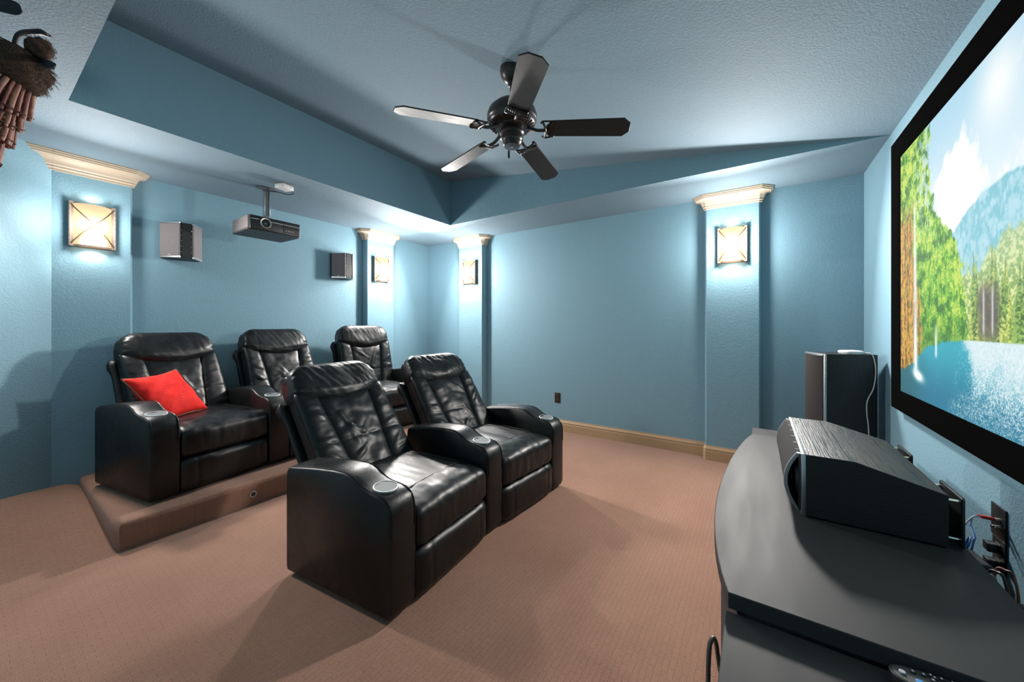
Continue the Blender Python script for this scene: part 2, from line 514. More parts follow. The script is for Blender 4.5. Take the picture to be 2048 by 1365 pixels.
# ------------------------------------------------------------------ wall sconces
def sconce(side, c, label, power=1.0, front=1.0, zc_=1.965):
    mt = rot_to(side, c)
    o = empty('wall_sconce', (0, 0, 0), 0, label, 'wall lamp', 'pewter framed wall sconces')
    o.matrix_world = mt @ Matrix.Translation((0, 0, zc_))
    hw, hh, dp = 0.108, 0.158, 0.092
    # back plate
    bm = bmesh.new(); box(bm, -hw - .006, hw + .006, 0.0, 0.006, -hh, hh); mesh_obj('backplate', bm, M['sconce_metal'], o, mods=(('bevel', .002, 2),))
    # the curved glass
    def arc(t, rad_in=0.0):
        # t -1..1 across, chord half width .088 and bulge
        x = 0.092 * t
        y = 0.030 + (dp - 0.034) * (1 - t * t) - rad_in
        return x, y
    bm = bmesh.new()
    N = 24
    def gs(a, b):
        t = -1 + 2 * a; x, y = arc(t); return (x, y, -hh + .012 + b * (2 * hh - .024))
    grid_shell(bm, gs, N, 8)
    mesh_obj('glass_shade', bm, M['shade'], o, mods=())
    # hammered side straps, bottom tray and rope edges
    for s in (-1, 1):
        bm = bmesh.new()
        box(bm, min(s * (hw + .006), s * (hw - .016)), max(s * (hw + .006), s * (hw - .016)), 0.006, 0.034, -hh, hh)
        tube(bm, [(s * (hw + .002), 0.034 + .002 * math.sin(k * 1.9), -hh + 2 * hh * k / 30) for k in range(31)], [0.005 + .0016 * (k % 2) for k in range(31)], 6)
        mesh_obj('side_strap', bm, M['sconce_metal'], o)
    bm = bmesh.new()
    tr = [(-hw, 0.006), (-hw, 0.03)] + [arc(-1 + 2 * k / 16, -0.004) for k in range(17)] + [(hw, 0.03), (hw, 0.006)]
    # open ring shaped bottom band so that light still leaves downwards
    bi = [(x * 0.97, max(y - .006, .008)) for x, y in tr]
    for a_, b_ in ((-hh, -hh + .012),):
        A = [bm.verts.new((x, y, a_)) for x, y in tr]; B = [bm.verts.new((x, y, b_)) for x, y in tr]
        for k in range(len(tr) - 1): bm.faces.new((A[k], A[k + 1], B[k + 1], B[k]))
        C_ = [bm.verts.new((x, y, a_)) for x, y in bi]; D_ = [bm.verts.new((x, y, b_)) for x, y in bi]
        for k in range(len(tr) - 1):
            bm.faces.new((C_[k + 1], C_[k], D_[k], D_[k + 1])); bm.faces.new((A[k + 1], A[k], C_[k], C_[k + 1])); bm.faces.new((B[k], B[k + 1], D_[k + 1], D_[k]))
    mesh_obj('bottom_band', bm, M['sconce_metal'], o)
    bm = bmesh.new()
    for s in (-1, 1):
        pts = []
        for k in range(25):
            t = -1 + 2 * k / 24
            x, y = arc(t * 1.08 if abs(t) < .93 else t * 1.0)
            pts.append((hw * 0.94 * t, max(y, .034) + .005, s * (hh - .022) * (t * .86 + .14 * t ** 3)))
        tube(bm, pts, 0.0038, 6)
    bmesh.ops.create_uvsphere(bm, u_segments=10, v_segments=8, radius=0.010, matrix=Matrix.Translation((0, dp + .003, 0)) @ Matrix.Scale(.6, 4, (0, 1, 0)))
    xs_ = mesh_obj('crossed_strap', bm, M['sconce_x'], o)
    # bulb
    bm = bmesh.new()
    bmesh.ops.create_uvsphere(bm, u_segments=12, v_segments=8, radius=0.012, matrix=Matrix.Translation((0, 0.022, -0.06)))
    box(bm, -.011, .011, .007, .03, -.10, -.06)
    mesh_obj('lamp_holder', bm, M['white'], o)
    def lamp(kind, watts, loc, col, rad, rx=0.0):
        ld = bpy.data.lights.new('sconce_light', kind); ld.energy = watts * power; ld.color = col
        if kind == 'AREA': ld.shape = 'RECTANGLE'; ld.size = 0.16; ld.size_y = 0.26; ld.spread = R(152)
        else: ld.shadow_soft_size = rad
        if kind == 'SPOT': ld.spot_size = R(165); ld.spot_blend = 0.6
        lo = bpy.data.objects.new('sconce_light', ld); COL.objects.link(lo)
        lo.parent = o; lo.location = loc; lo.rotation_euler = (rx, 0, 0)
    lamp('SPOT', SPILL_W, (0, 0.050, hh + 0.006), BULB, .012, PI)
    lamp('SPOT', SPILL_W * 2.4, (0, 0.055, -hh - 0.012), BULB, .012, 0)
    lamp('POINT', 0.8, (0, 0.042, 0.0), BULB, .012)
    lamp('POINT', FRONT_W * front, (0, dp + 0.075, 0.0), GLASS_C, .05)
    lamp('AREA', GLASS_W, (0, dp + 0.012, 0.0), GLASS_C, 0, R(90 - 22))
    return o
sconce('rear', 0.530, 'lit cross-strapped sconce on the rear-wall pilaster, left of the black wall speakers', 0.66, 0.62)
sconce('rear', 3.005, 'lit cross-strapped sconce on the rear-wall pilaster in the far corner', 1.0)
sconce('right', 3.245, 'lit cross-strapped sconce on the right-wall pilaster nearest the far corner')
sconce('right', 0.185, 'lit cross-strapped sconce on the right-wall pilaster nearest the screen', 1.15)
# ------------------------------------------------------------------ carpeted riser
bm = bmesh.new()
PX0, PX1, PY0, PY1, PZ = 0.468, 3.06, 2.906, FA - 0.001, 0.157
nx, ny = 60, 26
def plat(a, b):
    return None
prof = [(0.0, 0.0), (0.0, PZ - .03), (0.006, PZ - .012), (0.018, PZ - .003), (0.035, PZ)]
pl = [(PX0 + d, PY0 + d, z) for d, z in prof]
rings = []
for d, z in prof:
    ring = []
    L = [(PX0 + d, PY1)] + [(PX0 + d, PY1 + (PY0 + d - PY1) * k / 12) for k in range(1, 12)] + [(PX0 + d + .012, PY0 + d + .003), (PX0 + d + .03, PY0 + d)] \
        + [(PX0 + d + .03 + (PX1 - PX0 - 2 * d - .03) * k / 20, PY0 + d) for k in range(1, 21)] + [(PX1 - d, PY1)]
    for x, y in L:
        zz = z
        ring.append(bm.verts.new((x, y, max(zz, 0.0))))
    rings.append(ring)
for A, B in zip(rings, rings[1:]):
    for k in range(len(A) - 1):
        bm.faces.new((A[k], A[k + 1], B[k + 1], B[k]))
    bm.faces.new((A[-1], A[0], B[0], B[-1]))
bm.faces.new(rings[-1]); bm.faces.new(rings[0][::-1])
riser = mesh_obj('seating_platform', bm, M['carpet'], angle=50)
tag(riser, 'low carpet-covered step platform carrying the back row of recliners', 'platform')
bm = bmesh.new()
lathe(bm, [(0.0195, 0.0), (0.0215, 0.004), (0.0185, 0.0055), (0.015, 0.004), (0.014, 0.001)], 24, cap=False)
st = mesh_obj('step_light', bm, M['cup_ring'])
st.matrix_world = Matrix.Translation((1.122, PY0 - .0005, 0.073)) @ Matrix.Rotation(R(90), 4, 'X')
tag(st, 'small round step light set into the platform riser', 'step light')
bm = bmesh.new(); lathe(bm, [(0.0001, .0015), (0.0135, .0015)], 20, cap=False); lathe(bm, [(0.006, .0018), (0.0075, .003), (0.0001, .0035)], 14, cap=False)
mesh_obj('lens', bm, M['sconce_x'], st)

# ------------------------------------------------------------------ recliners
SW = 0.283          # half seat width
AW = 0.155          # armrest width
ARM = [(0.012, 0.02), (0.0, 0.05), (0.0, 0.43), (0.004, 0.468), (0.018, 0.498), (0.045, 0.517), (0.08, 0.525), (0.125, 0.529), (0.162, 0.536), (0.195, 0.550), (0.225, 0.567), (0.255, 0.578), (0.29, 0.583),
       (0.36, 0.581), (0.46, 0.571), (0.58, 0.555), (0.675, 0.541), (0.70, 0.533), (0.712, 0.514), (0.715, 0.47), (0.715, 0.05), (0.70, 0.02)]

def puff(a, p=4.0, q=2.2):
    return max(0.0, 1 - abs(a) ** p) ** (1 / q)

def wrinkle(x, y, z, amp, seed, freq=6.0):
    return amp * (mn.noise(Vector((x * freq + seed * 3.1, y * freq + seed, z * freq))) + .5 * mn.noise(Vector((x * freq * 2.3, y * freq * 2.3 + seed, z * freq * 2.3))))

def ridge(u, v, cu, cv, ang, wid, length, amp):
    """a soft pleat: gaussian across, long along"""
    du, dv = u - cu, v - cv
    a = du * math.cos(ang) + dv * math.sin(ang); b = -du * math.sin(ang) + dv * math.cos(ang)
    return amp * math.exp(-(b / wid) ** 2 - (a / length) ** 2)

def make_arm(root, xc, rz, seed, label=None):
    bm = bmesh.new()
    n = len(ARM)
    secs = [(-1, 0.010), (-.93, 0.003), (-.82, 0.0), (-.4, -.003), (0, -.004), (.4, -.003), (.82, 0.0), (.93, 0.003), (1, 0.010)]
    pr = ARM
    cyy = sum(p[0] for p in pr) / n
    rings = []
    for s, ins in secs:
        ring = []
        for k, (y, z) in enumerate(pr):
            a = Vector(pr[(k + 1) % n]) - Vector(pr[k - 1]); nn = Vector((-a.y, a.x)).normalized()   # points inwards for this winding
            if (Vector((cyy, .3)) - Vector((y, z))).dot(nn) < 0: nn = -nn
            yy, zz = y + nn.x * ins, z + nn.y * ins
            bulge = 0.006 * math.sin(PI * min(max(z / .55, 0), 1)) * (1 if abs(s) > .9 else 0)
            ring.append(bm.verts.new((s * (AW / 2 - .001) + math.copysign(bulge, s) * .6, yy, max(zz, .012))))
        rings.append(ring)
    for A, B in zip(rings, rings[1:]):
        for k in range(n): bm.faces.new((A[k], A[(k + 1) % n], B[(k + 1) % n], B[k]))
    bm.faces.new(rings[0][::-1]); bm.faces.new(rings[-1])
    bmesh.ops.triangulate(bm, faces=[f for f in bm.faces if len(f.verts) > 8])
    o = mesh_obj('armrest', bm, M['leather'], root, angle=60)
    o.location = (xc, 0, 0); o.rotation_euler = (0, 0, rz)
    # piping along both top edges, seam across the front cap
    bm = bmesh.new()
    top = [p for p in ARM[2:17]]
    for s in (-1, 1):
        tube(bm, smooth_path([(s * AW * .425, y, z - .0005) for y, z in [(ARM[2][0] - .001, .36)] + top], 3), 0.0030, 6)
    tube(bm, [(-AW * .425, .0008, .36), (AW * .425, .0008, .36)], 0.0018, 6)
    mesh_obj('piping', bm, M['leather'], o)
    # cup holder on the low front of the arm, tilted with the leather
    tilt = math.atan2(.0045, .045)
    mt = Matrix.Translation((0, 0.108, 0.5305)) @ Matrix.Rotation(tilt, 4, 'X')
    bm = bmesh.new(); lathe(bm, [(0.048, 0.0), (0.049, .0035), (0.0525, .004), (0.0548, .0025), (0.0555, -.004)], 40, cap=False)
    bmesh.ops.transform(bm, matrix=mt, verts=bm.verts)
    ring = mesh_obj('cup_holder', bm, M['cup_ring'], o)
    bm = bmesh.new(); lathe(bm, [(0.0001, .0015), (0.0485, .0018)], 36, cap=False)
    bmesh.ops.transform(bm, matrix=mt, verts=bm.verts)
    c2 = mesh_obj('cup_well', bm, M['cup_metal'], o)
    ring['label'] = 'pale metal cup holder ring'; c2['label'] = 'grey metal cup well'
    return o

def make_recliner(label, loc, rz, lean, by, bl, arms, seed, group):
    root = empty('leather_recliner', loc, rz, label, 'recliner', group)
    rnd = random.Random(seed)
    # ---- base between the arms
    bm = bmesh.new(); rbox(bm, -SW + .004, SW - .004, 0.075, 0.70, 0.012, 0.235, 0.01, 2); mesh_obj('base', bm, M['black_matte'], root)
    # ---- seat cushion: swollen block with a stitched pad on top
    bm = bmesh.new()
    z0, z1, y0, y1 = 0.212, 0.436, -0.012, 0.64
    def seat_f(i, j):
        a = -1 + 2 * i            # across
        ang = j * 4               # around: 0 front-bottom .. top .. back
        # cross-section as superellipse in (y,z)
        th = -PI * .5 - j * 2 * PI
        cy_, cz_ = (y0 + y1) / 2, (z0 + z1) / 2
        ry, rz_ = (y1 - y0) / 2, (z1 - z0) / 2
        c, s = math.cos(th), math.sin(th)
        e_ = 0.40
        yy = cy_ - ry * math.copysign(abs(c) ** e_, c) * (1)
        zz = cz_ + rz_ * math.copysign(abs(s) ** e_, s)
        end = puff(a, 9, 2.6)
        zz = cz_ + (zz - cz_) * (0.84 + 0.16 * end)
        yy = cy_ + (yy - cy_) * (0.945 + 0.055 * end)
        x = a * (SW - .003)
        if zz > cz_:
            crown = 0.018 * (1 - a * a)
            front = min(max((yy - y0) / .14, 0), 1)
            zz += crown * front
            # central pad seam (rectangle)
            g = math.exp(-((yy - 0.155) / .008) ** 2) * (1 if abs(a) < .8 else .35) + math.exp(-((abs(a) - .80) / .022) ** 2) * (1 if yy > .15 else math.exp(-((yy - .15) / .05) ** 2))
            zz -= 0.0085 * g
            zz += wrinkle(x, yy, 0, 0.0055, seed, 9)
            zz -= 0.006 * math.exp(-((yy - .33) / .16) ** 2 - (a / .55) ** 2)
        if yy < .12:
            yy += wrinkle(x * 1.6, 0, zz * .5, 0.004, seed + 5, 10)
            cre = mn.noise(Vector((x * 34 + seed, zz * 5, seed))) + .6 * mn.noise(Vector((x * 70, zz * 7, seed + 2)))
            yy += 0.0032 * cre; zz += 0.0022 * cre
        elif zz > cz_:
            zz += 0.0024 * mn.noise(Vector((x * 30 + yy * 14, yy * 7 - x * 3, seed)))
        return (x, yy, zz)
    V = grid_shell(bm, seat_f, 44, 96)
    bm.faces.new([V[0][j] for j in range(96)]); bm.faces.new([V[-1][j] for j in range(96)][::-1])
    fin(bm)
    seat = mesh_obj('seat_cushion', bm, M['leather'], root, angle=70)
    bm = bmesh.new()
    zt = 0.4475
    path = [(-SW * .80, .60, zt - .004)] + [(-SW * .80, .60 - .44 * k / 8, zt - .0015 - .002 * k / 8) for k in range(1, 9)] + [(-SW * .8 + SW * 1.6 * k / 10, .156, zt - .004 + .006 * math.sin(PI * k / 10)) for k in range(1, 10)] + [(SW * .80, .16 + .44 * k / 8, zt - .0035) for k in range(0, 9)]
    tube(bm, path, 0.0022, 6)
    mesh_obj('seam', bm, M['leather'], seat)
    # ---- foot panel
    bm = bmesh.new()
    def foot_f(i, j):
        a = -1 + 2 * i; b = -1 + 2 * j
        d = puff(a, 10, 3) * puff(b, 8, 3)
        d += 0.0
        x = a * (SW - .008); z = 0.030 + (0.212 - .030) * j
        gro = 0.25 * math.exp(-((abs(a) - .72) / .02) ** 2)
        return (x, 0.052 - .045 * d * (1 - gro) + wrinkle(x, z, 0, .0025, seed + 9, 8), z + (wrinkle(x, 0, 0, .006, seed + 2, 7) if j > .8 else 0))
    grid_shell(bm, foot_f, 40, 22)
    f_ = mesh_obj('footrest_panel', bm, M['leather'], root, angle=70)
    s_ = f_.modifiers.new('thick', 'SOLIDIFY'); s_.thickness = 0.025; s_.offset = -1
    # ---- back: plane coordinates (x, t up the back, w towards the sitter)
    U = Vector((0, math.sin(lean), math.cos(lean))); N_ = Vector((0, -math.cos(lean), math.sin(lean)))
    B0 = Vector((0, by, 0.30))
    def BP(x, t, w_): return B0 + Vector((x, 0, 0)) + U * t + N_ * w_
    def hw(t): return 0.304 - 0.016 * min(max(t / bl, 0), 1.05)
    # upholstered core that the cushions are sewn to, and a rear panel with its own padded top roll
    def slab(nm, tp, wc, hy0, xo, roll_amp, sd):
        bm = bmesh.new()
        def f(i, j):
            th = 2 * PI * i
            c, s = math.cos(th), math.sin(th)
            t = -0.10 + (tp + .10) * j
            roll = math.exp(-((j - .93) / .07) ** 2) if roll_amp else 0
            hx = hw(t) + xo + roll_amp * .6 * roll
            hy = hy0 + roll_amp * roll
            end = 1 if j < .94 else math.sqrt(max(0.0, 1 - ((j - .94) / .06) ** 2))
            x = hx * math.copysign(abs(c) ** .30, c) * (.95 + .05 * end)
            w_ = wc - .8 * roll_amp * roll + hy * end * math.copysign(abs(s) ** .45, s)
            if roll > .2: w_ += (wrinkle(x * 2, t, s, .006, sd, 14) + .004 * math.sin(t * 190 + x * 20) * (abs(c) > .8)) * roll
            return BP(x, t, w_)
        V = grid_shell(bm, f, 48, 40, closed_u=True)
        bm.faces.new([r[0] for r in V][::-1]); bm.faces.new([r[-1] for r in V])
        return mesh_obj(nm, bm, M['leather'], root, angle=70)
    slab('back_core', bl * .97, .010, .066, -.008, 0, seed + 4)
    slab('rear_panel', bl * .82, -.082, .026, .010, .018, seed + 5)
    # seams between bolsters and centre panel
    th_ = bl * 0.735                                  # lower edge of headrest at the corners
    def seam_x(t):                                    # half-width of the centre panel at height t
        return hw(t) * (0.40 + 0.22 * min(max(t / th_, 0), 1))
    def low(x):                                       # smile-shaped lower edge of the headrest
        r_ = min(abs(x) / .29, 1)
        return th_ - 0.066 * (1 - r_ ** 2.0)
    def cushion(xa, xb, ta, tb, thick, cross, px_, pt_, nu, nv, nm, sd, parent, wr=0.006, ridges=(), back=.064, base=0.0):
        bm = bmesh.new()
        def f(i, j):
            a = -1 + 2 * i; b = -1 + 2 * j
            tt0 = ta + (tb - ta) * j
            xl, xr = xa(tt0), xb(tt0)
            x = xl + (xr - xl) * i
            t0 = ta; t1 = tb if not callable(cross) else min(tb, cross(x))
            t = t0 + (t1 - t0) * j
            d = puff(a, px_, 2.4) * puff(b, pt_, 2.4)
            d2 = d
            g = 0.5 * math.exp(-((t - bl * .345) / .012) ** 2)          # stitched line across
            w_ = base + back + (thick - back) * d2 - (thick - back) * .34 * g * d
            if d > .05:
                w_ += wrinkle(x, t, 0, wr, sd, 8) * min(1, d * 1.3)
                for r_ in ridges: w_ += ridge(x, t, *r_) * d
                w_ += .0028 * d * mn.noise(Vector((x * 9 + sd, t * 34 + x * 6 * (1 if x > 0 else -1), sd * 1.7)))
            return BP(x, t, w_)
        grid_shell(bm, f, nu, nv)
        o = mesh_obj(nm, bm, M['leather'], parent, angle=80)
        so = o.modifiers.new('thick', 'SOLIDIFY'); so.thickness = .012; so.offset = -1
        return o
    rg = []
    for k in range(5):
        rg.append((rnd.uniform(-.1, .1), rnd.uniform(.08, bl * .6), rnd.uniform(.5, 2.6), rnd.uniform(.008, .014), rnd.uniform(.05, .10), rnd.uniform(.006, .012)))
    cushion(lambda t: -seam_x(t), lambda t: seam_x(t), -.02, th_ + .02, .096, lambda x: low(x) + .03, 5, 9, 30, 56, 'back_cushion', seed, root, .008, rg)
    for s in (-1, 1):
        rgs = [(s * .23, rnd.uniform(.06, bl * .65), rnd.uniform(-.5, .5) + (.3 * s), rnd.uniform(.007, .012), .05, rnd.uniform(.004, .009)) for k in range(7)]
        if s < 0: fa, fb = (lambda t: -hw(t)), (lambda t: -seam_x(t))
        else: fa, fb = (lambda t: seam_x(t)), (lambda t: hw(t))
        cushion(fa, fb, -.02, th_ + .03, .102, lambda x: low(x) + .035, 3.2, 9, 20, 56, 'side_bolster', seed + s + 3, root, .005, rgs)
    # headrest: thick roll folded over the top
    bm = bmesh.new()
    def head_f(i, j):
        a = -1 + 2 * i
        x = a * (hw(th_) * 1.0 - .016 * min(max((math.cos(2 * PI * j) + .4) / 1.4, 0), 1))
        end = puff(a, 10, 2.6)
        lo = low(x); top = bl + .016 - .055 * max(0.0, (abs(a) - .6) / .4) ** 2.4
        c_t, r_t = (lo + top) / 2, (top - lo) / 2
        th = 2 * PI * j
        c, s = math.cos(th), math.sin(th)
        ex = .74
        t = c_t + r_t * math.copysign(abs(c) ** ex, c)
        wf, wb = 0.114, -0.060
        cw, rw = (wf + wb) / 2, (wf - wb) / 2
        lowk = min(max((t - lo) / .07, 0), 1)
        w_ = cw + rw * math.copysign(abs(s) ** ex, s)
        # bulge heavier near the lower front
        if s > 0: w_ += 0.020 * math.exp(-((t - lo - .07) / .07) ** 2) * (1 - a * a)
        w_ = cw + (w_ - cw) * (.72 + .28 * end) - .022 * max(0, abs(a) - .6) ** 1.5 * (1 if s > 0 else 0)
        t = c_t + (t - c_t) * (.90 + .10 * end)
        # gathers at the ends, creases elsewhere
        g = max(0, abs(a) - .80) / .20
        w_ += .0045 * g * math.sin(t * 150 + seed * (2 if a > 0 else 3)) * (1 if s > -.3 else 0)
        w_ += wrinkle(x * .7, t, s, .005, seed + 7, 9)
        w_ += .0034 * mn.noise(Vector((x * 32 + t * 16 + seed, t * 7 + s * .8, seed * .3))) * (.4 + .6 * max(s, 0))
        # stitched seams a little in from each end
        w_ -= .006 * math.exp(-((abs(a) - .64) / .012) ** 2) * max(s, 0)
        return BP(x, t, w_)
    V = grid_shell(bm, lambda i, j: head_f(i, j), 64, 56)
    bm.faces.new([V[0][j] for j in range(56)]); bm.faces.new([V[-1][j] for j in range(56)][::-1])
    fin(bm)
    mesh_obj('headrest', bm, M['leather'], root, angle=80)
    for k, (side, dr) in enumerate(arms):
        make_arm(root, side * (SW + AW / 2 + .002), dr, seed + k)
    return root

FRONT = 'black leather recliners in the front row'
BACK = 'black leather recliners on the platform'
make_recliner('black leather recliner nearest the camera, on the carpet, left one of the front pair', (1.412, 1.285, 0), R(4.5), R(35.5), 0.625, 0.80, [(-1, R(1.5))], 11, FRONT)
make_recliner('black leather recliner on the carpet nearest the outlet wall, right one of the front pair', (2.148, 1.283, 0), R(-4.5), R(35.5), 0.625, 0.80, [(-1, R(4)), (1, 0)], 23, FRONT)
make_recliner('black leather recliner on the platform holding the red cushion', (1.055, 3.098, PZ), R(10), R(25), 0.585, 0.765, [(-1, 0)], 35, BACK)
make_recliner('black leather recliner on the platform, middle one of the back row', (1.756, 3.145, PZ), R(3.5), R(22), 0.585, 0.775, [(-1, R(3)), (1, R(-3))], 47, BACK)
make_recliner('black leather recliner on the platform with the most upright back, by the corner pilaster', (2.520, 3.15, PZ), R(-7), R(14), 0.575, 0.785, [(1, 0)], 59, BACK)

# ------------------------------------------------------------------ red cushion on the first platform recliner
def pillow():
    root = empty('throw_pillow', (0, 0, 0), 0, 'red velvet throw pillow with stitched stripes leaning on the platform recliner', 'cushion')
    S = 0.196
    def edge(a, b):
        # square outline pulled in between the pointed corners
        k = 1 - 0.13 * (1 - a * a) * (b * b) - 0.0
        k2 = 1 - 0.13 * (1 - b * b) * (a * a)
        return a * S * k2, b * S * k
    for nm in ('cover',):
        bm = bmesh.new()
        n = 36
        for s in (1, -1):
            def f(i, j, s=s):
                a, b = -1 + 2 * i, -1 + 2 * j
                x, y = edge(a, b)
                h = (max(0, 1 - abs(a) ** 2.6) * max(0, 1 - abs(b) ** 2.6)) ** 0.55
                z = s * (0.075 * h) + s * wrinkle(x, y, s, .007, 3, 8) * min(1, h * 2)
                # folds running in from the corners
                z += s * 0.006 * h * math.sin(9 * (a - b) + 2 * a * b)
                return (x, y, z)
            grid_shell(bm, f, n, n)
        fin(bm)
        cov = mesh_obj('cover', bm, M['red'], root, angle=80)
    bm = bmesh.new()
    L = []
    for side in range(4):
        for k in range(24):
            t = -1 + 2 * k / 24
            a, b = [(t, -1), (1, t), (-t, 1), (-1, -t)][side]
            x, y = edge(a, b); L.append((x, y, 0))
    tube(bm, L, 0.0042, 6, closed=True)
    mesh_obj('piping', bm, M['red_piping'], root)
    # three dotted rows of stitching across the front
    def surf(a, b):
        x, y = edge(a, b)
        h = (max(0, 1 - abs(a) ** 2.6) * max(0, 1 - abs(b) ** 2.6)) ** 0.55
        return Vector((x, y, 0.075 * h + wrinkle(x, y, 1, .007, 3, 8) * min(1, h * 2) + 0.006 * h * math.sin(9 * (a - b) + 2 * a * b) + .0012))
    for b0 in (-.45, 0.02, .5):
        bm = bmesh.new()
        for k in range(30):
            a0 = -.8 + 1.6 * k / 30
            if k % 2: continue
            for db in (-.035, .035):
                tube(bm, [surf(b0 + db - .012, a0), surf(b0 + db + .012, a0 + .006)], 0.0012, 4)
        mesh_obj('stitching', bm, M['red_stitch'], cov)
    return root
pw = pillow()
xp = Vector((.839, .541, .05)).normalized()              # along the upper edge
dn = Vector((.1357, -.1854, -.294))                      # down the front edge
dn = (dn - xp * dn.dot(xp)).normalized(); yp = -dn
Zp = xp.cross(yp)
mt = Matrix((xp, yp, Zp)).transposed().to_4x4()
mt.translation = Vector((0.822, 3.515, 0.742))
pw.matrix_world = mt

# ------------------------------------------------------------------ ceiling fan
def fan():
    cx, cy = 1.735, 1.158
    zc = HS + slope * (cy - YC)
    root = empty('ceiling_fan', (cx, cy, 0), 0, 'dark bronze five-blade ceiling fan hanging from the sloped ceiling', 'ceiling fan')
    m = M['bronze']
    bm = bmesh.new(); lathe(bm, [(0.001, zc + .02), (0.066, zc + .02), (0.068, zc - .015), (0.064, zc - .035), (0.052, zc - .058), (0.034, zc - .075), (0.024, zc - .08), (0.022, zc - .095), (0.012, zc - .10)], 36)
    mesh_obj('canopy', bm, m, root)
    bm = bmesh.new(); lathe(bm, [(0.0125, 2.50), (0.0125, zc - .07)], 16); lathe(bm, [(0.020, 2.505), (0.024, 2.515), (0.024, 2.535), (0.018, 2.545)], 20)
    mesh_obj('downrod', bm, m, root)
    bm = bmesh.new(); lathe(bm, [(0.02, 2.512), (0.055, 2.508), (0.10, 2.492), (0.132, 2.462), (0.142, 2.432), (0.140, 2.412), (0.1405, 2.408), (0.135, 2.400), (0.134, 2.392), (0.126, 2.378), (0.105, 2.364), (0.095, 2.362), (0.092, 2.356), (0.066, 2.352)], 48)
    mesh_obj('motor_housing', bm, m, root)
    bm = bmesh.new()
    for k in range(30):
        a = 2 * PI * k / 30
        c_, s_ = math.cos(a), math.sin(a)
        tube(bm, [(0.097 * c_, 0.097 * s_, 2.3605), (0.128 * c_, 0.128 * s_, 2.379)], 0.0035, 5)
    mesh_obj('vent_ribs', bm, m, root)
    bm = bmesh.new(); lathe(bm, [(0.060, 2.354), (0.068, 2.345), (0.070, 2.332), (0.062, 2.322), (0.064, 2.316), (0.064, 2.300), (0.055, 2.292), (0.053, 2.286), (0.056, 2.280), (0.050, 2.270), (0.044, 2.264), (0.044, 2.259), (0.001, 2.257)], 40)
    mesh_obj('switch_housing', bm, m, root)
    bm = bmesh.new(); lathe(bm, [(0.0001, 2.2545), (0.006, 2.2555), (0.006, 2.258)], 12, cap=False); mesh_obj('finial', bm, M['silver'], root)
    # pull chain
    fx, fy = -0.045, -0.012
    bm = bmesh.new(); tube(bm, [(fx, fy, 2.30), (fx - .004, fy, 2.29), (fx - .004, fy, 2.215)], 0.0013, 5); ch = mesh_obj('pull_chain', bm, M['silver'], root)
    bm = bmesh.new(); lathe(bm, [(0.002, 2.218), (0.0055, 2.21), (0.006, 2.175), (0.0045, 2.172)], 12, center=(fx - .004, fy, 0)); mesh_obj('pull_fob', bm, M['black_matte'], ch)
    base = R(33.7123 - 90)      # angles below are measured in the plan as seen from the viewpoint
    for lat, fwd in ((0.10, -0.685), (-0.592, -0.28), (-0.485, 0.48), (0.30, 0.60), (0.678, -0.117)):
        a = math.atan2(fwd, lat) + base
        rot = Matrix.Rotation(a, 4, 'Z')
        pitch = Matrix.Rotation(R(-12), 4, 'X')
        droop = Matrix.Translation((0.10, 0, 2.352)) @ Matrix.Rotation(R(4.2), 4, 'Y')
        mtx = rot @ droop @ pitch
        bm = bmesh.new()
        r0, r1 = 0.115, 0.545
        out = [(r0, -.050), (r0 + .012, -.058), (r1 - .035, -.066), (r1, -.030), (r1, .030), (r1 - .035, .066), (r0 + .012, .058), (r0, .050)]
        prism(bm, out, 'z', -.004, .003)
        bmesh.ops.transform(bm, matrix=mtx, verts=bm.verts)
        bl_ = mesh_obj('blade', bm, M['blade'], root, angle=30, mods=(('bevel', .0012, 2),))
        # scrolled iron: arm from the motor, a crescent of leaves gripping the blade
        bm = bmesh.new()
        tube(bm, smooth_path([(-.03, 0, .012), (0.0, 0, .004), (0.05, 0, -.012), (0.10, 0, -.010)], 5), [0.009] * 16, 8)
        for k in range(9):
            t = -1 + k / 4
            y = .05 * t; x0 = 0.098 + .018 * abs(t)
            tube(bm, smooth_path([(x0 - .012, y * .72, -.010), (x0 + .008, y * .95, -.012), (x0 + .036 - .016 * t * t, y * 1.02, -.007)], 4), [0.0045, .0055, .006, .006, .0058, .0055, .005, .004, .003], 6)
        tube(bm, smooth_path([(0.075, -.062, -.006), (0.086, -.045, -.012), (0.094, 0, -.014), (0.086, .045, -.012), (0.075, .062, -.006)], 5), 0.006, 7)
        tube(bm, smooth_path([(0.125, -.058, -.004), (0.085, -.063, -.008), (0.07, -.05, -.008)], 4), 0.005, 6)
        tube(bm, smooth_path([(0.125, .058, -.004), (0.085, .063, -.008), (0.07, .05, -.008)], 4), 0.005, 6)
        bmesh.ops.transform(bm, matrix=mtx, verts=bm.verts)
        mesh_obj('blade_iron', bm, m, bl_)
    return root
fan()

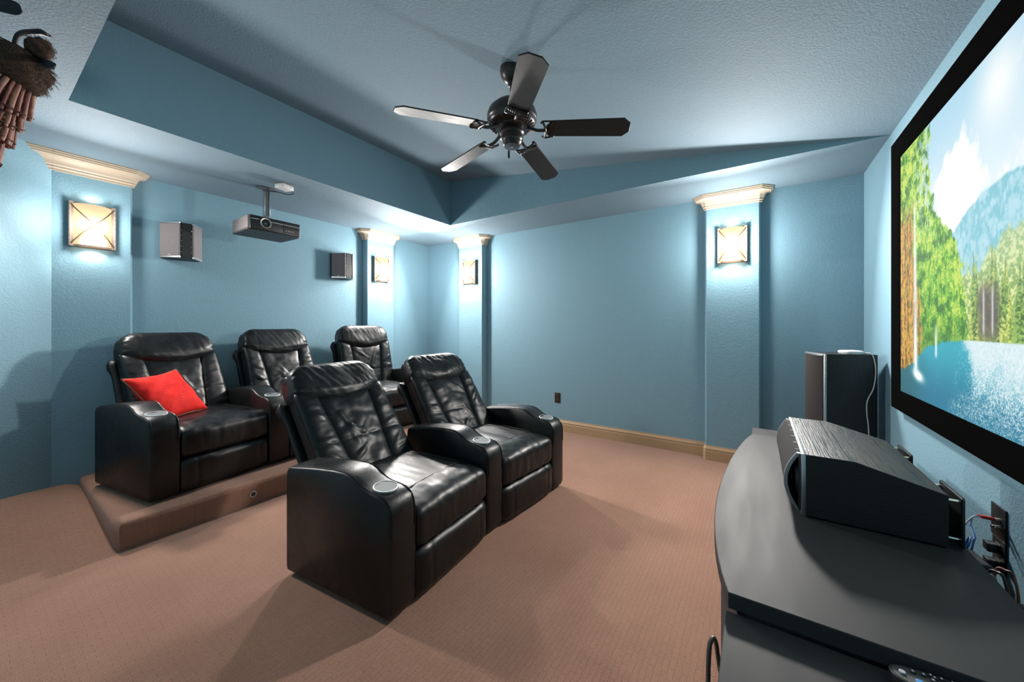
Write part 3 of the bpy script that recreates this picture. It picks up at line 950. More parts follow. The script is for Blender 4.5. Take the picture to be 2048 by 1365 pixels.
# ------------------------------------------------------------------ projector
def projector():
    x0, x1, y0, y1, z0, z1 = 1.277, 1.692, 3.402, 3.745, 2.026, 2.150
    root = empty('video_projector', ((x0 + x1) / 2, (y0 + y1) / 2, 0), 0, 'grey and black video projector hung from the ceiling border by a steel bracket', 'projector')
    ox, oy = (x0 + x1) / 2, (y0 + y1) / 2
    hx, hy = (x1 - x0) / 2, (y1 - y0) / 2
    pl_ = [(-hx, -hy + .02), (-hx + .012, -hy + .006), (-hx + .05, -hy), (hx - .05, -hy), (hx - .012, -hy + .006), (hx, -hy + .02), (hx - .012, hy), (-hx + .012, hy)]
    bm = bmesh.new(); prism(bm, pl_, 'z', z0 + .012, z1 - .008); mesh_obj('shell', bm, M['grey_proj'], root, angle=30, mods=(('bevel', .006, 3),))
    bm = bmesh.new(); prism(bm, [(x * .985, y * .985) for x, y in pl_], 'z', z0, z0 + .014); mesh_obj('underside', bm, plain('dark_grey_plastic', (.035, .037, .042), .5), root, angle=30, mods=(('bevel', .004, 2),))
    bm = bmesh.new(); rbox(bm, -hx + .014, hx - .014, -hy - .007, -hy + .02, z0 + .006, z1 - .006, .006, 3); ff = mesh_obj('front_panel', bm, M['black_plastic'], root)
    bm = bmesh.new(); box(bm, -hx + .02, -hx + .075, -hy - .0085, -hy - .006, 2.112, 2.116); mesh_obj('trim_strip', bm, M['silver'], ff)
    bm = bmesh.new(); box(bm, -hx + .165, hx - .02, -hy - .0085, -hy - .006, 2.110, 2.114); mesh_obj('trim_strip', bm, M['silver'], ff)
    # vent grille on the right of the lens
    bm = bmesh.new()
    for k in range(6): box(bm, .055, hx - .03, -hy - .0088, -hy - .006, 2.046 + .0145 * k, 2.0525 + .0145 * k)
    box(bm, .054, .058, -hy - .0092, -hy - .006, 2.042, 2.13)
    mesh_obj('vent_grille', bm, M['black_matte'], ff)
    for k in range(4):
        bm = bmesh.new(); rbox(bm, .072 + .020 * k, .080 + .020 * k, -hy - .0105, -hy - .008, 2.062, 2.068, .001, 1); mesh_obj('indicator_lamp', bm, M['white'], ff)
    # lens
    lx, lz = -.085, 2.092
    mtl = Matrix.Translation((lx, -hy - .004, lz)) @ Matrix.Rotation(R(90), 4, 'X')
    bm = bmesh.new(); lathe(bm, [(.044, -.004), (.044, .010), (.040, .017), (.034, .016), (.030, .006)], 36, cap=False); bmesh.ops.transform(bm, matrix=mtl, verts=bm.verts)
    lr = mesh_obj('lens_ring', bm, plain('champagne_metal', (.50, .46, .42), .35, .8), ff)
    bm = bmesh.new(); lathe(bm, [(.032, .010), (.024, .004), (.018, .002)], 32, cap=False); bmesh.ops.transform(bm, matrix=mtl, verts=bm.verts); mesh_obj('lens_barrel', bm, M['black_plastic'], lr)
    bm = bmesh.new(); lathe(bm, [(.0001, .0075), (.008, .0068), (.014, .0045), (.019, .001)], 28, cap=False); bmesh.ops.transform(bm, matrix=mtl, verts=bm.verts); mesh_obj('lens_glass', bm, M['lens'], lr)
    for sx in (-1, 1):
        for sy in (-1, 1):
            bm = bmesh.new(); lathe(bm, [(.012, z1 - .01), (.012, z1 + .006), (.006, z1 + .008)], 14, center=(sx * (hx - .05), sy * (hy - .05), 0)); mesh_obj('foot', bm, M['white'], root)
    # bracket
    bm = bmesh.new(); rbox(bm, -.10, .05, -.06, .08, z1 - .004, z1 + .010, .004, 2); rbox(bm, -.05, .05, -.05, .03, z1 + .008, z1 + .022, .004, 2); br = mesh_obj('bracket_plate', bm, M['mount'], root)
    bm = bmesh.new(); box(bm, -.022, .014, -.012, .012, z1 + .018, HS - .006); mesh_obj('bracket_post', bm, M['mount'], br, mods=(('bevel', .003, 2),))
    bm = bmesh.new(); box(bm, -.026, -.020, -.02, .02, z1 + .05, HS - .006); box(bm, .012, .018, -.02, .02, z1 + .05, HS - .006); mesh_obj('bracket_cheek', bm, M['chrome'], br, mods=(('bevel', .001, 1),))
    bm = bmesh.new(); prism(bm, [(-.004 + .082 * math.cos(2 * PI * k / 28), -.01 + .055 * math.sin(2 * PI * k / 28)) for k in range(28)], 'z', HS - .007, HS - .0005); mesh_obj('ceiling_flange', bm, M['mount'], br, angle=30)
    return root
projector()
wb = empty('wireless_receiver_box', (1.515, 3.325, 0), R(18), 'small white box fixed to the ceiling border beside the projector bracket', 'receiver')
bm = bmesh.new(); rbox(bm, -.055, .055, -.045, .045, HS - .046, HS - .012, .006, 3); bx = mesh_obj('case', bm, M['white'], wb)
bm = bmesh.new(); rbox(bm, -.050, .050, -.042, .042, HS - .013, HS - .0005, .002, 2); mesh_obj('base_plate', bm, M['grey_proj'], wb)
bm = bmesh.new(); lathe(bm, [(.0001, .001), (.004, .001), (.004, -.001)], 12, cap=False); bmesh.ops.transform(bm, matrix=Matrix.Translation((.02, -.0453, HS - .028)) @ Matrix.Rotation(R(90), 4, 'X'), verts=bm.verts); mesh_obj('button', bm, M['key_grey'], bx)
bm = bmesh.new(); tube(bm, smooth_path([(.05, .0, HS - .035), (.085, -.01, HS - .05), (.06, .03, HS - .065), (-.01, .08, HS - .06), (-.055, .17, HS - .06)], 8), .003, 6); mesh_obj('cable', bm, M['black_plastic'], wb)

# ------------------------------------------------------------------ surround speakers on the rear wall
def surround(xc, zc, label):
    root = empty('surround_speaker', (xc, YA, zc), 0, label, 'speaker', 'two-faced black wall speakers on the rear wall')
    h, D, W0, W1 = .146, .158, .132, .034
    bm = bmesh.new(); prism(bm, [(-W0, 0), (W0, 0), (W0, -.02), (W1, -D), (-W1, -D), (-W0, -.02)], 'z', -h, h); mesh_obj('cabinet', bm, M['black_plastic'], root, angle=30, mods=(('bevel', .003, 2),))
    for s in (-1, 1):
        A = Vector((s * W0, -.02)); B = Vector((s * W1, -D)); t = (B - A).normalized(); n_ = Vector((s * abs(t.y), -abs(t.x)))
        a = A + t * .006 + n_ * .002; b = B - t * .004 + n_ * .002
        bm = bmesh.new(); prism(bm, [tuple(a), tuple(b), tuple(b + n_ * .012), tuple(a + n_ * .012)], 'z', -h + .014, h - .008); g = mesh_obj('grille', bm, M['grille'], root, angle=30, mods=(('bevel', .003, 2),))
        bm = bmesh.new(); prism(bm, [tuple(a), tuple(b), tuple(b + n_ * .014), tuple(a + n_ * .014)], 'z', -h, -h + .013); mesh_obj('bottom_trim', bm, M['silver'], root, angle=30)
        bm = bmesh.new(); prism(bm, [tuple(a), tuple(b), tuple(b + n_ * .014), tuple(a + n_ * .014)], 'z', h - .007, h); mesh_obj('top_trim', bm, M['silver'], root, angle=30)
        m_ = (a + b) / 2 + n_ * .0125
        bm = bmesh.new(); prism(bm, [tuple(m_ - t * .010), tuple(m_ + t * .010), tuple(m_ + t * .010 + n_ * .001), tuple(m_ - t * .010 + n_ * .001)], 'z', -h + .022, -h + .027); mesh_obj('badge', bm, M['silver'], g, angle=30)
        for k in range(5):
            bm = bmesh.new(); bmesh.ops.create_uvsphere(bm, u_segments=8, v_segments=6, radius=.0035, matrix=Matrix.Translation((s * W1 * .96, -D - .001, -h + .05 + .045 * k)))
            mesh_obj('clip', bm, M['chrome'], root)
surround(1.047, 1.955, 'black two-faced wall speaker left of the hanging projector')
surround(2.520, 1.945, 'black two-faced wall speaker right of the projector, beside the corner pilaster')

# ------------------------------------------------------------------ white register on the ceiling border
rg = empty('ceiling_register', (.145, 2.87, HS), 0, 'white louvred air register on the ceiling border behind the palm', 'vent')
bm = bmesh.new()
for a in ((-.085, .085, -.155, -.135), (-.085, .085, .135, .155), (-.085, -.066, -.135, .135), (.066, .085, -.135, .135)): box(bm, *a, -.010, -.0005)
mesh_obj('frame', bm, M['white'], rg, smooth=False)
bm = bmesh.new()
for k in range(9):
    y = -.12 + .03 * k; prism(bm, [(y - .011, -.002), (y - .009, -.001), (y + .011, -.010), (y + .009, -.011)], 'x', -.066, .066)
mesh_obj('louver', bm, M['white'], rg, smooth=False)

# ------------------------------------------------------------------ outlet on the right wall
def outlet(name, x, y, z, rz, label, cat, mat, w_=.072, h_=.120):
    o = empty(name, (x, y, z), rz, label, cat)       # local: out = -y, x along wall
    bm = bmesh.new(); rbox(bm, -w_ / 2, w_ / 2, -.006, -.0004, -h_ / 2, h_ / 2, .0025, 2); mesh_obj('faceplate', bm, mat, o)
    return o
oo = outlet('power_outlet', XB, 1.972, .387, R(-90), 'dark brown power outlet low on the right wall', 'outlet', plain('dark_brown_plastic', (.022, .012, .009), .35))
for s in (-1, 1):
    bm = bmesh.new(); rbox(bm, -.017, .017, -.0085, -.005, s * .026 - .016, s * .026 + .016, .003, 2)
    r_ = mesh_obj('receptacle', bm, plain('brown_socket', (.035, .018, .012), .4), oo)
    bm = bmesh.new(); box(bm, -.008, -.0055, -.009, -.0082, s * .026 - .004, s * .026 + .007); box(bm, .0055, .008, -.009, -.0082, s * .026 - .003, s * .026 + .006); mesh_obj('slot', bm, M['black_matte'], r_, smooth=False)
bm = bmesh.new(); lathe(bm, [(.0001, .0015), (.003, .001), (.003, -.001)], 10, cap=False); bmesh.ops.transform(bm, matrix=Matrix.Translation((0, -.0062, 0)) @ Matrix.Rotation(R(90), 4, 'X'), verts=bm.verts); mesh_obj('screw', bm, M['sconce_metal'], oo)

# ------------------------------------------------------------------ projection screen
def screen():
    X1, X0 = 3.022, 0.43        # far / near outer edges
    Z0, Z1 = .770, 2.293
    yf, ys_, bw = -.652, -.668, .108
    root = empty('projection_screen', ((X0 + X1) / 2, YC, (Z0 + Z1) / 2), 0, 'large black-framed screen on the front wall showing a waterfall and turquoise lake', 'screen')
    cx, cz = (X0 + X1) / 2, (Z0 + Z1) / 2
    hx, hz = (X1 - X0) / 2, (Z1 - Z0) / 2
    bm = bmesh.new()
    prof = [(0, YC + .001), (0, yf - .004), (.004, yf), (bw - .03, yf - .002), (bw - .004, ys_ + .004), (bw, ys_ + .001), (bw, YC + .001)]
    rings = []
    for d, y in prof:
        rings.append([bm.verts.new((sx * (hx - d), y - YC, sz * (hz - d))) for sx, sz in ((-1, -1), (1, -1), (1, 1), (-1, 1))])
    for A, B in zip(rings, rings[1:] + rings[:1]):
        for k in range(4): bm.faces.new((A[k], A[(k + 1) % 4], B[(k + 1) % 4], B[k]))
    mesh_obj('frame', bm, M['frame_velvet'], root, angle=30)
    # -------- the projected picture, painted point by point
    nu, nv = 740, 470
    U, Vv = np.meshgrid(np.concatenate([np.linspace(0, .52, 640), np.linspace(.52, 1, 101)[1:]]), np.linspace(0, 1, nv), indexing='ij')
    rng = np.random.RandomState(4)
    def vnoise(u, v, fx, fy, seed):
        r_ = np.random.RandomState(seed); gx, gy = int(fx) + 3, int(fy) + 3
        g = r_.rand(gx, gy)
        x, y = u * fx, v * fy
        i, j = np.floor(x).astype(int), np.floor(y).astype(int)
        a, b = x - i, y - j
        a = a * a * (3 - 2 * a); b = b * b * (3 - 2 * b)
        i = np.clip(i, 0, gx - 2); j = np.clip(j, 0, gy - 2)
        return (g[i, j] * (1 - a) + g[i + 1, j] * a) * (1 - b) + (g[i, j + 1] * (1 - a) + g[i + 1, j + 1] * a) * b
    def fbm(u, v, fx, fy, seed, oct_=4):
        s = 0; w_ = .5; t = 0
        for k in range(oct_):
            s = s + w_ * vnoise(u, v, fx * 2 ** k, fy * 2 ** k, seed + k); t += w_; w_ *= .55
        return s / t
    def sm(a, b, x):
        t = np.clip((x - a) / (b - a), 0, 1); return t * t * (3 - 2 * t)
    def lay(base, col, m_):
        return base * (1 - m_[..., None]) + np.asarray(col) * m_[..., None] if not isinstance(col, np.ndarray) or col.ndim == 1 else base * (1 - m_[..., None]) + col * m_[..., None]
    S2 = lambda r, g, b: np.array([r, g, b]) / 255.0
    def mixc(c0, c1, t): return c0 * (1 - t[..., None]) + c1 * t[..., None]
    # sky with sun glow and clouds
    img = mixc(S2(232, 243, 248), S2(168, 212, 233), sm(.55, 1.05, Vv))
    sun = np.exp(-(((U - .42) * 1.78) ** 2 + (Vv - .90) ** 2) / .012); img = lay(img, S2(252, 252, 250), np.clip(sun * .9, 0, 1))
    cl = fbm(U, Vv, 22, 8, 11, 5) * .75 + .5 * np.exp(-((U - .30) / .09) ** 2 - ((Vv - .72) / .17) ** 2) + .22 * np.exp(-((U - .56) / .14) ** 2 - ((Vv - .70) / .08) ** 2) + .3 * np.exp(-((U - .85) / .15) ** 2 - ((Vv - .8) / .15) ** 2)
    img = lay(img, S2(244, 246, 246), sm(.54, .68, cl))
    # hazy blue mountain
    ridge_ = .655 - 1.3 * (U - .445) ** 2 * (1 + 1.2 * (U < .445)) + .03 * (fbm(U, U * 0, 24, 1, 31, 4) - .5) - .10 * sm(.6, .9, U)
    mm = sm(-.004, .006, ridge_ - Vv)
    mc = mixc(S2(178, 221, 233), S2(126, 196, 212), sm(.35, .65, .5 * fbm(U, Vv, 40, 30, 41, 4) + .5 * fbm(U, Vv, 190, 60, 43, 3)))
    mc = mixc(mc, S2(205, 228, 215), sm(.52, .34, Vv))
    img = img * (1 - mm[..., None]) + mc * mm[..., None]
    # forest along the far shore: soft back rank, then single pointed trees from far to near
    ft = .40 + .12 * fbm(U, U * 0, 30, 1, 51, 3) + .05 * sm(.36, .46, U)
    fm = sm(-.012, .012, ft - Vv + .03 * (fbm(U, Vv, 90, 60, 61, 3) - .5))
    ftex = fbm(U, Vv, 150, 110, 66, 4)
    fc = mixc(S2(128, 168, 92), S2(222, 233, 160), sm(.35, .65, ftex))
    fc = mixc(fc, S2(205, 226, 200), sm(.34, .52, Vv) * .5)
    img = img * (1 - fm[..., None]) + fc * fm[..., None]
    tr = np.random.RandomState(12)
    trees = sorted([(.34 + .66 * tr.rand(), tr.uniform(.07, .27), tr.uniform(.008, .017), tr.rand()) for _ in range(150)], key=lambda a: -a[1])
    nse = fbm(U, Vv, 240, 200, 68, 3)
    for (cu, hgt, wid, tone) in trees:
        i0, i1 = np.searchsorted(U[:, 0], [cu - 2.5 * wid, cu + 2.5 * wid])
        if i1 <= i0 + 1: continue
        u_, v_, n_ = U[i0:i1], Vv[i0:i1], nse[i0:i1]
        f_ = np.clip((v_ - .225) / hgt, 0, 1.2)
        half = wid * np.maximum(1.05 - f_, 0) ** .8 * (1 + .25 * np.sin(f_ * 38 + tone * 9)) * (.35 + 1.3 * n_)
        m_ = sm(-.0015, .0025, half - np.abs(u_ - cu)) * (f_ < 1.03) * (v_ > .225)
        dk, lt = (S2(52, 96, 50), S2(150, 190, 88)) if tone < .5 else (S2(96, 138, 52), S2(216, 224, 118))
        c_ = mixc(dk, lt, sm(.30, .70, n_ * .8 + .25 * np.clip(.5 - (u_ - cu) / (2 * wid), 0, 1)))
        c_ = mixc(c_, S2(214, 230, 210), .30 * sm(.30, .50, v_))
        img[i0:i1] = img[i0:i1] * (1 - m_[..., None]) + c_ * m_[..., None]
    # rocky hollow with two thin falls
    hol = np.exp(-((U - .392) / .030) ** 4 - ((Vv - .315) / .075) ** 4)
    img = lay(img, S2(92, 84, 86), np.clip(hol * (.5 + fbm(U, Vv, 60, 40, 77, 3)), 0, .9))
    for c_ in (.380, .405):
        img = lay(img, S2(225, 228, 230), np.exp(-((U - c_) / .003) ** 2) * sm(.24, .27, Vv) * sm(.40, .36, Vv) * .8)
    # lake
    wl = .236 + .0 * U
    wm = sm(-.002, .003, wl - Vv)
    wc = mixc(S2(14, 118, 150), S2(36, 178, 196), sm(.02, .22, Vv) * .8)
    glit = .45 * fbm(U, Vv ** .75, 420, 150, 81, 2) + .15 * fbm(U, Vv, 90, 60, 83, 2) + .40 * rng.rand(nu, nv)
    gm = sm(.16, .42, U + .35 * (fbm(U, Vv, 14, 8, 85, 3) - .5)) * sm(-.25, .20, Vv)
    wc = mixc(wc, S2(224, 236, 240), sm(.55, 1.0, gm) * sm(.0, .2, Vv) * .85)
    wc = mixc(wc, S2(226, 240, 244), sm(.70 - .34 * gm, .92 - .36 * gm, glit) * np.clip(gm * 1.2, 0, 1))
    wc = mixc(wc, S2(20, 88, 92), sm(.2, .04, U) * sm(.24, .1, Vv) * .8 * (.5 + .5 * fbm(U, Vv, 30, 30, 88, 3)))
    img = img * (1 - wm[..., None]) + wc * wm[..., None]
    # near cliff on the left: hanging greenery over orange rock
    bx = np.interp(Vv, [0, .12, .205, .23, .45, .55, .60, .68, .80, 1.0], [.14, .16, .318, .335, .312, .285, .255, .197, .18, .168])
    n1 = fbm(U, Vv, 60, 26, 91, 4); n2 = fbm(U, Vv, 150, 60, 97, 3)
    strands = fbm(U, Vv, 130, 22, 103, 3)
    bx = bx + .035 * (n1 - .5) + .012 * (n2 - .5)
    top_gap = sm(.05, .16, U) * sm(.46, .58, fbm(U, Vv, 90, 40, 107, 3)) * sm(.5, .8, Vv)
    cm = sm(-.004, .006, bx - U) * sm(-.006, .006, Vv + .03 * (n1 - .5) - (.178 + .055 * sm(.0, .33, U) - .085 * sm(.2, 0, U)))
    nc = fbm(U, Vv, 46, 30, 113, 3); nf = fbm(U, Vv, 260, 170, 115, 3); nst = fbm(U, Vv, 280, 34, 117, 3)
    lit = .40 * nc + .30 * nf + .30 * nst
    gc = mixc(S2(52, 120, 30), S2(112, 188, 48), sm(.34, .54, lit))
    gc = mixc(gc, S2(202, 224, 88), sm(.50, .66, lit + .07 * sm(.45, .9, Vv) + .05 * sm(.24, .33, U)))
    gc = mixc(gc, S2(38, 104, 40), sm(.44, .28, nc) * .5)
    gc = mixc(gc, S2(46, 112, 44), sm(.34, .20, Vv) * .45)
    rk = sm(.105, .07, U + .05 * (n1 - .5) - .04 * sm(.6, .3, Vv)) * sm(.80, .66, Vv + .1 * (n1 - .5))
    rc = mixc(S2(104, 70, 26), S2(222, 170, 70), sm(.30, .62, .6 * fbm(U, Vv, 170, 14, 121, 4) + .4 * fbm(U, Vv, 150, 90, 127, 3)))
    rc = mixc(rc, S2(120, 140, 40), sm(.56, .70, fbm(U, Vv, 60, 50, 129, 3)) * .5)
    gc = gc * (1 - rk[..., None]) + rc * rk[..., None]
    cm2 = cm * (1 - .75 * top_gap)
    img = img * (1 - cm2[..., None]) + gc * cm2[..., None]
    # the tall waterfall with its splash, and a small one
    xf = .092 + .01 * (.75 - Vv)
    fall = np.exp(-((U - xf) / (.006 + .011 * (.75 - Vv))) ** 2) * sm(.085, .11, Vv) * sm(.765, .73, Vv)
    img = lay(img, S2(240, 246, 250), np.clip(fall * (.62 + .6 * strands), 0, 1))
    img = lay(img, S2(245, 250, 252), np.clip(1.5 * np.exp(-((U - .106 - .5 * (.1 - Vv)) / .026) ** 2 - ((Vv - .088) / .020) ** 2), 0, 1))
    img = lay(img, S2(230, 240, 245), np.exp(-((U - .205) / .005) ** 2) * sm(.16, .18, Vv) * sm(.30, .24, Vv))
    img = np.clip(np.nan_to_num(img), 0, 1)
    lin = np.where(img <= .04045, img / 12.92, ((img + .055) / 1.055) ** 2.4)
    # mesh: u=0 is the far (picture-left) end
    px = (hx - bw) - U * 2 * (hx - bw); pz = -(hz - bw) + Vv * 2 * (hz - bw)
    co = np.stack([px, np.full_like(px, ys_ - YC), pz], -1).reshape(-1, 3)
    idx = np.arange(nu * nv).reshape(nu, nv)
    qd = np.stack([idx[:-1, :-1], idx[:-1, 1:], idx[1:, 1:], idx[1:, :-1]], -1).reshape(-1, 4)
    me = bpy.data.meshes.new('picture_surface')
    me.vertices.add(len(co)); me.vertices.foreach_set('co', co.astype(np.float32).ravel())
    me.loops.add(len(qd) * 4); me.loops.foreach_set('vertex_index', qd.astype(np.int32).ravel())
    me.polygons.add(len(qd)); me.polygons.foreach_set('loop_start', np.arange(0, len(qd) * 4, 4, dtype=np.int32))
    me.update(calc_edges=True)
    ca = me.color_attributes.new('picture', 'FLOAT_COLOR', 'POINT')
    ca.data.foreach_set('color', np.concatenate([lin.reshape(-1, 3), np.ones((len(co), 1))], 1).astype(np.float32).ravel())
    m, n, l, p = newmat('lit_screen_picture')
    at = n.new('ShaderNodeVertexColor'); at.layer_name = 'picture'
    p.inputs['Base Color'].default_value = (0.02, 0.02, 0.02, 1); p.inputs['Roughness'].default_value = .9; p.inputs['Specular IOR Level'].default_value = .1
    l.new(at.outputs['Color'], p.inputs['Emission Color']); p.inputs['Emission Strength'].default_value = 0.90
    me.materials.append(m)
    o = bpy.data.objects.new('picture_surface', me); COL.objects.link(o); o.parent = root
screen()

# ------------------------------------------------------------------ media console: bowed top and lower end section
DZ = 0.635
def console():
    root = empty('media_console', (1.70, -.2, 0), 0, 'dark charcoal media console with a bowed front carrying the centre speaker', 'console')
    X0, X1, YB = .968, 2.46, -.475
    F = [(0.968, .055), (1.06, .078), (1.18, .098), (1.32, .112), (1.46, .118), (1.60, .118), (1.76, .112), (1.92, .102), (2.08, .086), (2.24, .066), (2.36, .046), (2.46, .022)]
    F = [tuple(p)[:2] for p in smooth_path([(x, y, 0) for x, y in F], 4)]
    ox, oy = 1.70, -.2
    bm = bmesh.new()
    pts = [(x - ox, y - oy) for x, y in F] + [(X1 - ox, YB - oy), (X0 - ox, YB - oy)]
    prism(bm, pts, 'z', DZ - .036, DZ)
    mesh_obj('top', bm, M['desk'], root, angle=30, mods=(('bevel', .002, 2),))
    bm = bmesh.new()
    ins = [(x - ox, y - .035 - oy) for x, y in F] + [(X1 - .02 - ox, YB + .02 - oy), (X0 + .02 - ox, YB + .02 - oy)]
    prism(bm, ins, 'z', .05, DZ - .036)
    bd = mesh_obj('body', bm, M['black_matte'], root, angle=30)
    bm = bmesh.new(); prism(bm, [(x, y - .02) for x, y in ins[:-2]] + ins[-2:], 'z', 0.0, .05); mesh_obj('plinth', bm, M['black_matte'], root, angle=30)
    # doors follow the bow
    n = len(F)
    for a, b in ((0, n // 3), (n // 3, 2 * n // 3), (2 * n // 3, n - 1)):
        seg = F[a:b + 1]
        bm = bmesh.new()
        outer = [(x - ox, y - .018 - oy) for x, y in seg]; inner = [(x - ox, y - .034 - oy) for x, y in seg]
        outer[0] = (outer[0][0] + .003, outer[0][1]); outer[-1] = (outer[-1][0] - .003, outer[-1][1]); inner[0] = (outer[0][0], inner[0][1]); inner[-1] = (outer[-1][0], inner[-1][1])
        prism(bm, outer + inner[::-1], 'z', .06, DZ - .042)
        d_ = mesh_obj('door', bm, M['desk'], root, angle=30)
    root2 = empty('console_end_unit', (.62, -.2, 0), 0, 'lower dark end section beside the console, carrying the remote control', 'console')
    ox, oy = .62, -.2
    LZ = DZ - .040
    bm = bmesh.new()
    pts = [(.965 - ox, .060 - oy), (.965 - ox, YB - oy), (.27 - ox, YB - oy), (.27 - ox, .058 - oy)]
    prism(bm, pts, 'z', LZ - .03, LZ); mesh_obj('top', bm, M['desk'], root2, angle=30, mods=(('bevel', .002, 2),))
    bm = bmesh.new(); box(bm, .29 - ox, .962 - ox, YB + .02 - oy, .02 - oy, 0.0, LZ - .03); mesh_obj('body', bm, M['black_matte'], root2, smooth=False)
    for k in range(2):
        bm = bmesh.new(); rbox(bm, .295 - ox + .335 * k, .620 - ox + .335 * k, .02 - oy, .038 - oy, .06, LZ - .036, .003, 2); d_ = mesh_obj('door', bm, M['desk'], root2)
    root3 = empty('console_end_unit', (2.63, -.2, 0), 0, 'lower dark end section beyond the bowed console, toward the tower speaker', 'console')
    ox = 2.63
    bm = bmesh.new(); prism(bm, [(2.464 - ox, .026 - oy), (2.464 - ox, YB - oy), (2.79 - ox, YB - oy), (2.79 - ox, .026 - oy)], 'z', LZ - .03, LZ); mesh_obj('top', bm, M['desk'], root3, angle=30, mods=(('bevel', .002, 2),))
    bm = bmesh.new(); box(bm, 2.468 - ox, 2.77 - ox, YB + .02 - oy, .0 - oy, 0.0, LZ - .03); mesh_obj('body', bm, M['black_matte'], root3, smooth=False)
    return LZ
LZ = console()

# ------------------------------------------------------------------ centre speaker
def centre_speaker():
    X0, X1 = 1.482, 2.048
    yf, yk, yb = -.128, -.245, -.432
    z0, z1, zb = DZ + .006, DZ + .199, DZ + .146
    root = empty('center_speaker', ((X0 + X1) / 2, -.28, DZ), 0, 'long black ash centre speaker lying on the bowed console under the screen', 'speaker')
    ox, oy = (X0 + X1) / 2, -.28
    hx = (X1 - X0) / 2
    bm = bmesh.new()
    prism(bm, [(yf - oy, z0 - DZ), (yf - oy, z1 - DZ), (yk - oy, z1 - DZ), (yb - oy, zb - DZ), (yb - oy, z0 - DZ)], 'x', -hx, hx)
    for f in bm.faces:
        f.normal_update()
        if abs(f.normal.x) > .9: f.material_index = 1
    mesh_obj('cabinet', bm, [M['ash_x'], M['ash_y']], root, angle=20, mods=(('bevel', .0015, 2),))
    bm = bmesh.new(); rbox(bm, -hx - .001, hx + .001, yf - oy - .001, yf - oy + .011, z0 - DZ - .002, z1 - DZ + .001, .003, 2); bf = mesh_obj('front_baffle', bm, M['silver'], root)
    bm = bmesh.new(); rbox(bm, -hx + .012, hx - .012, yf - oy + .010, yf - oy + .017, z0 - DZ + .006, z1 - DZ - .006, .003, 2); mesh_obj('inner_baffle', bm, M['black_plastic'], bf)
    # drivers behind the grille (two woofers and a dome)
    for cx, r_ in ((-.19, .072), (.19, .072), (0, .032)):
        bm = bmesh.new(); lathe(bm, [(r_, 0), (r_ * .97, .008), (r_ * .85, .007), (r_ * .5, -.012 + .012), (r_ * .3, .006), (.0001, .010)], 32, cap=False)
        bmesh.ops.transform(bm, matrix=Matrix.Translation((cx, yf - oy + .016, (z1 - z0) / 2 + .006)) @ Matrix.Rotation(R(-90), 4, 'X'), verts=bm.verts)
        mesh_obj('driver', bm, M['black_plastic'], bf)
    # bowed cloth grille, arched in section, with silver end arches
    def arch(t):   # t 0..1 bottom to top -> (y,z)
        a = -1 + 2 * t
        return (yf - oy + .016 + .034 * (1 - abs(a) ** 2.0) + .004, z0 - DZ + .004 + (z1 - z0 - .008) * t)
    bm = bmesh.new()
    n = 16
    A = [(arch(k / n)) for k in range(n + 1)]
    prism(bm, A + [(y - .008, z) for y, z in A[::-1]], 'x', -hx + .030, hx - .030)
    gr = mesh_obj('grille', bm, M['grille_dark'], root, angle=30)
    for s in (-1, 1):
        bm = bmesh.new()
        A2 = [(y + .001, z) for y, z in A]
        xa = s * (hx - .030); xb = s * (hx - .018)
        prism(bm, A2 + [(y - .010, z) for y, z in A2[::-1]], 'x', min(xa, xb), max(xa, xb)); mesh_obj('end_arch', bm, M['silver'], gr, angle=30)
    for k in range(6):
        bm = bmesh.new(); box(bm, -hx + .06 + .088 * k, -hx + .066 + .088 * k, yf - oy + .010, yf - oy + .022, z1 - DZ - .010, z1 - DZ - .003); mesh_obj('grille_clip', bm, M['mount'], gr, smooth=False)
    # rear port plates on stand-offs
    for cx in (-hx + .085, hx - .085):
        bm = bmesh.new(); rbox(bm, cx - .075, cx + .075, yb - oy - .033, yb - oy - .026, .004, .142, .006, 3); pp = mesh_obj('port_plate', bm, M['black_plastic'], root)
        bm = bmesh.new()
        for sx in (-1, 1):
            for zz in (.025, .128): tube(bm, [(cx + sx * .06, yb - oy + .002, zz), (cx + sx * .06, yb - oy - .028, zz)], .004, 8)
        lathe(bm, [(.03, 0), (.03, .03)], 20); bm.verts.ensure_lookup_table()
        mesh_obj('stand_off', bm, M['chrome'], pp)
    for sx in (-1, 1):
        for yy in (yf - oy - .03, yb - oy + .03):
            bm = bmesh.new(); lathe(bm, [(.011, 0.0002), (.011, .007)], 14, center=(sx * (hx - .05), yy, 0)); mesh_obj('foot', bm, M['black_matte'], root)
centre_speaker()

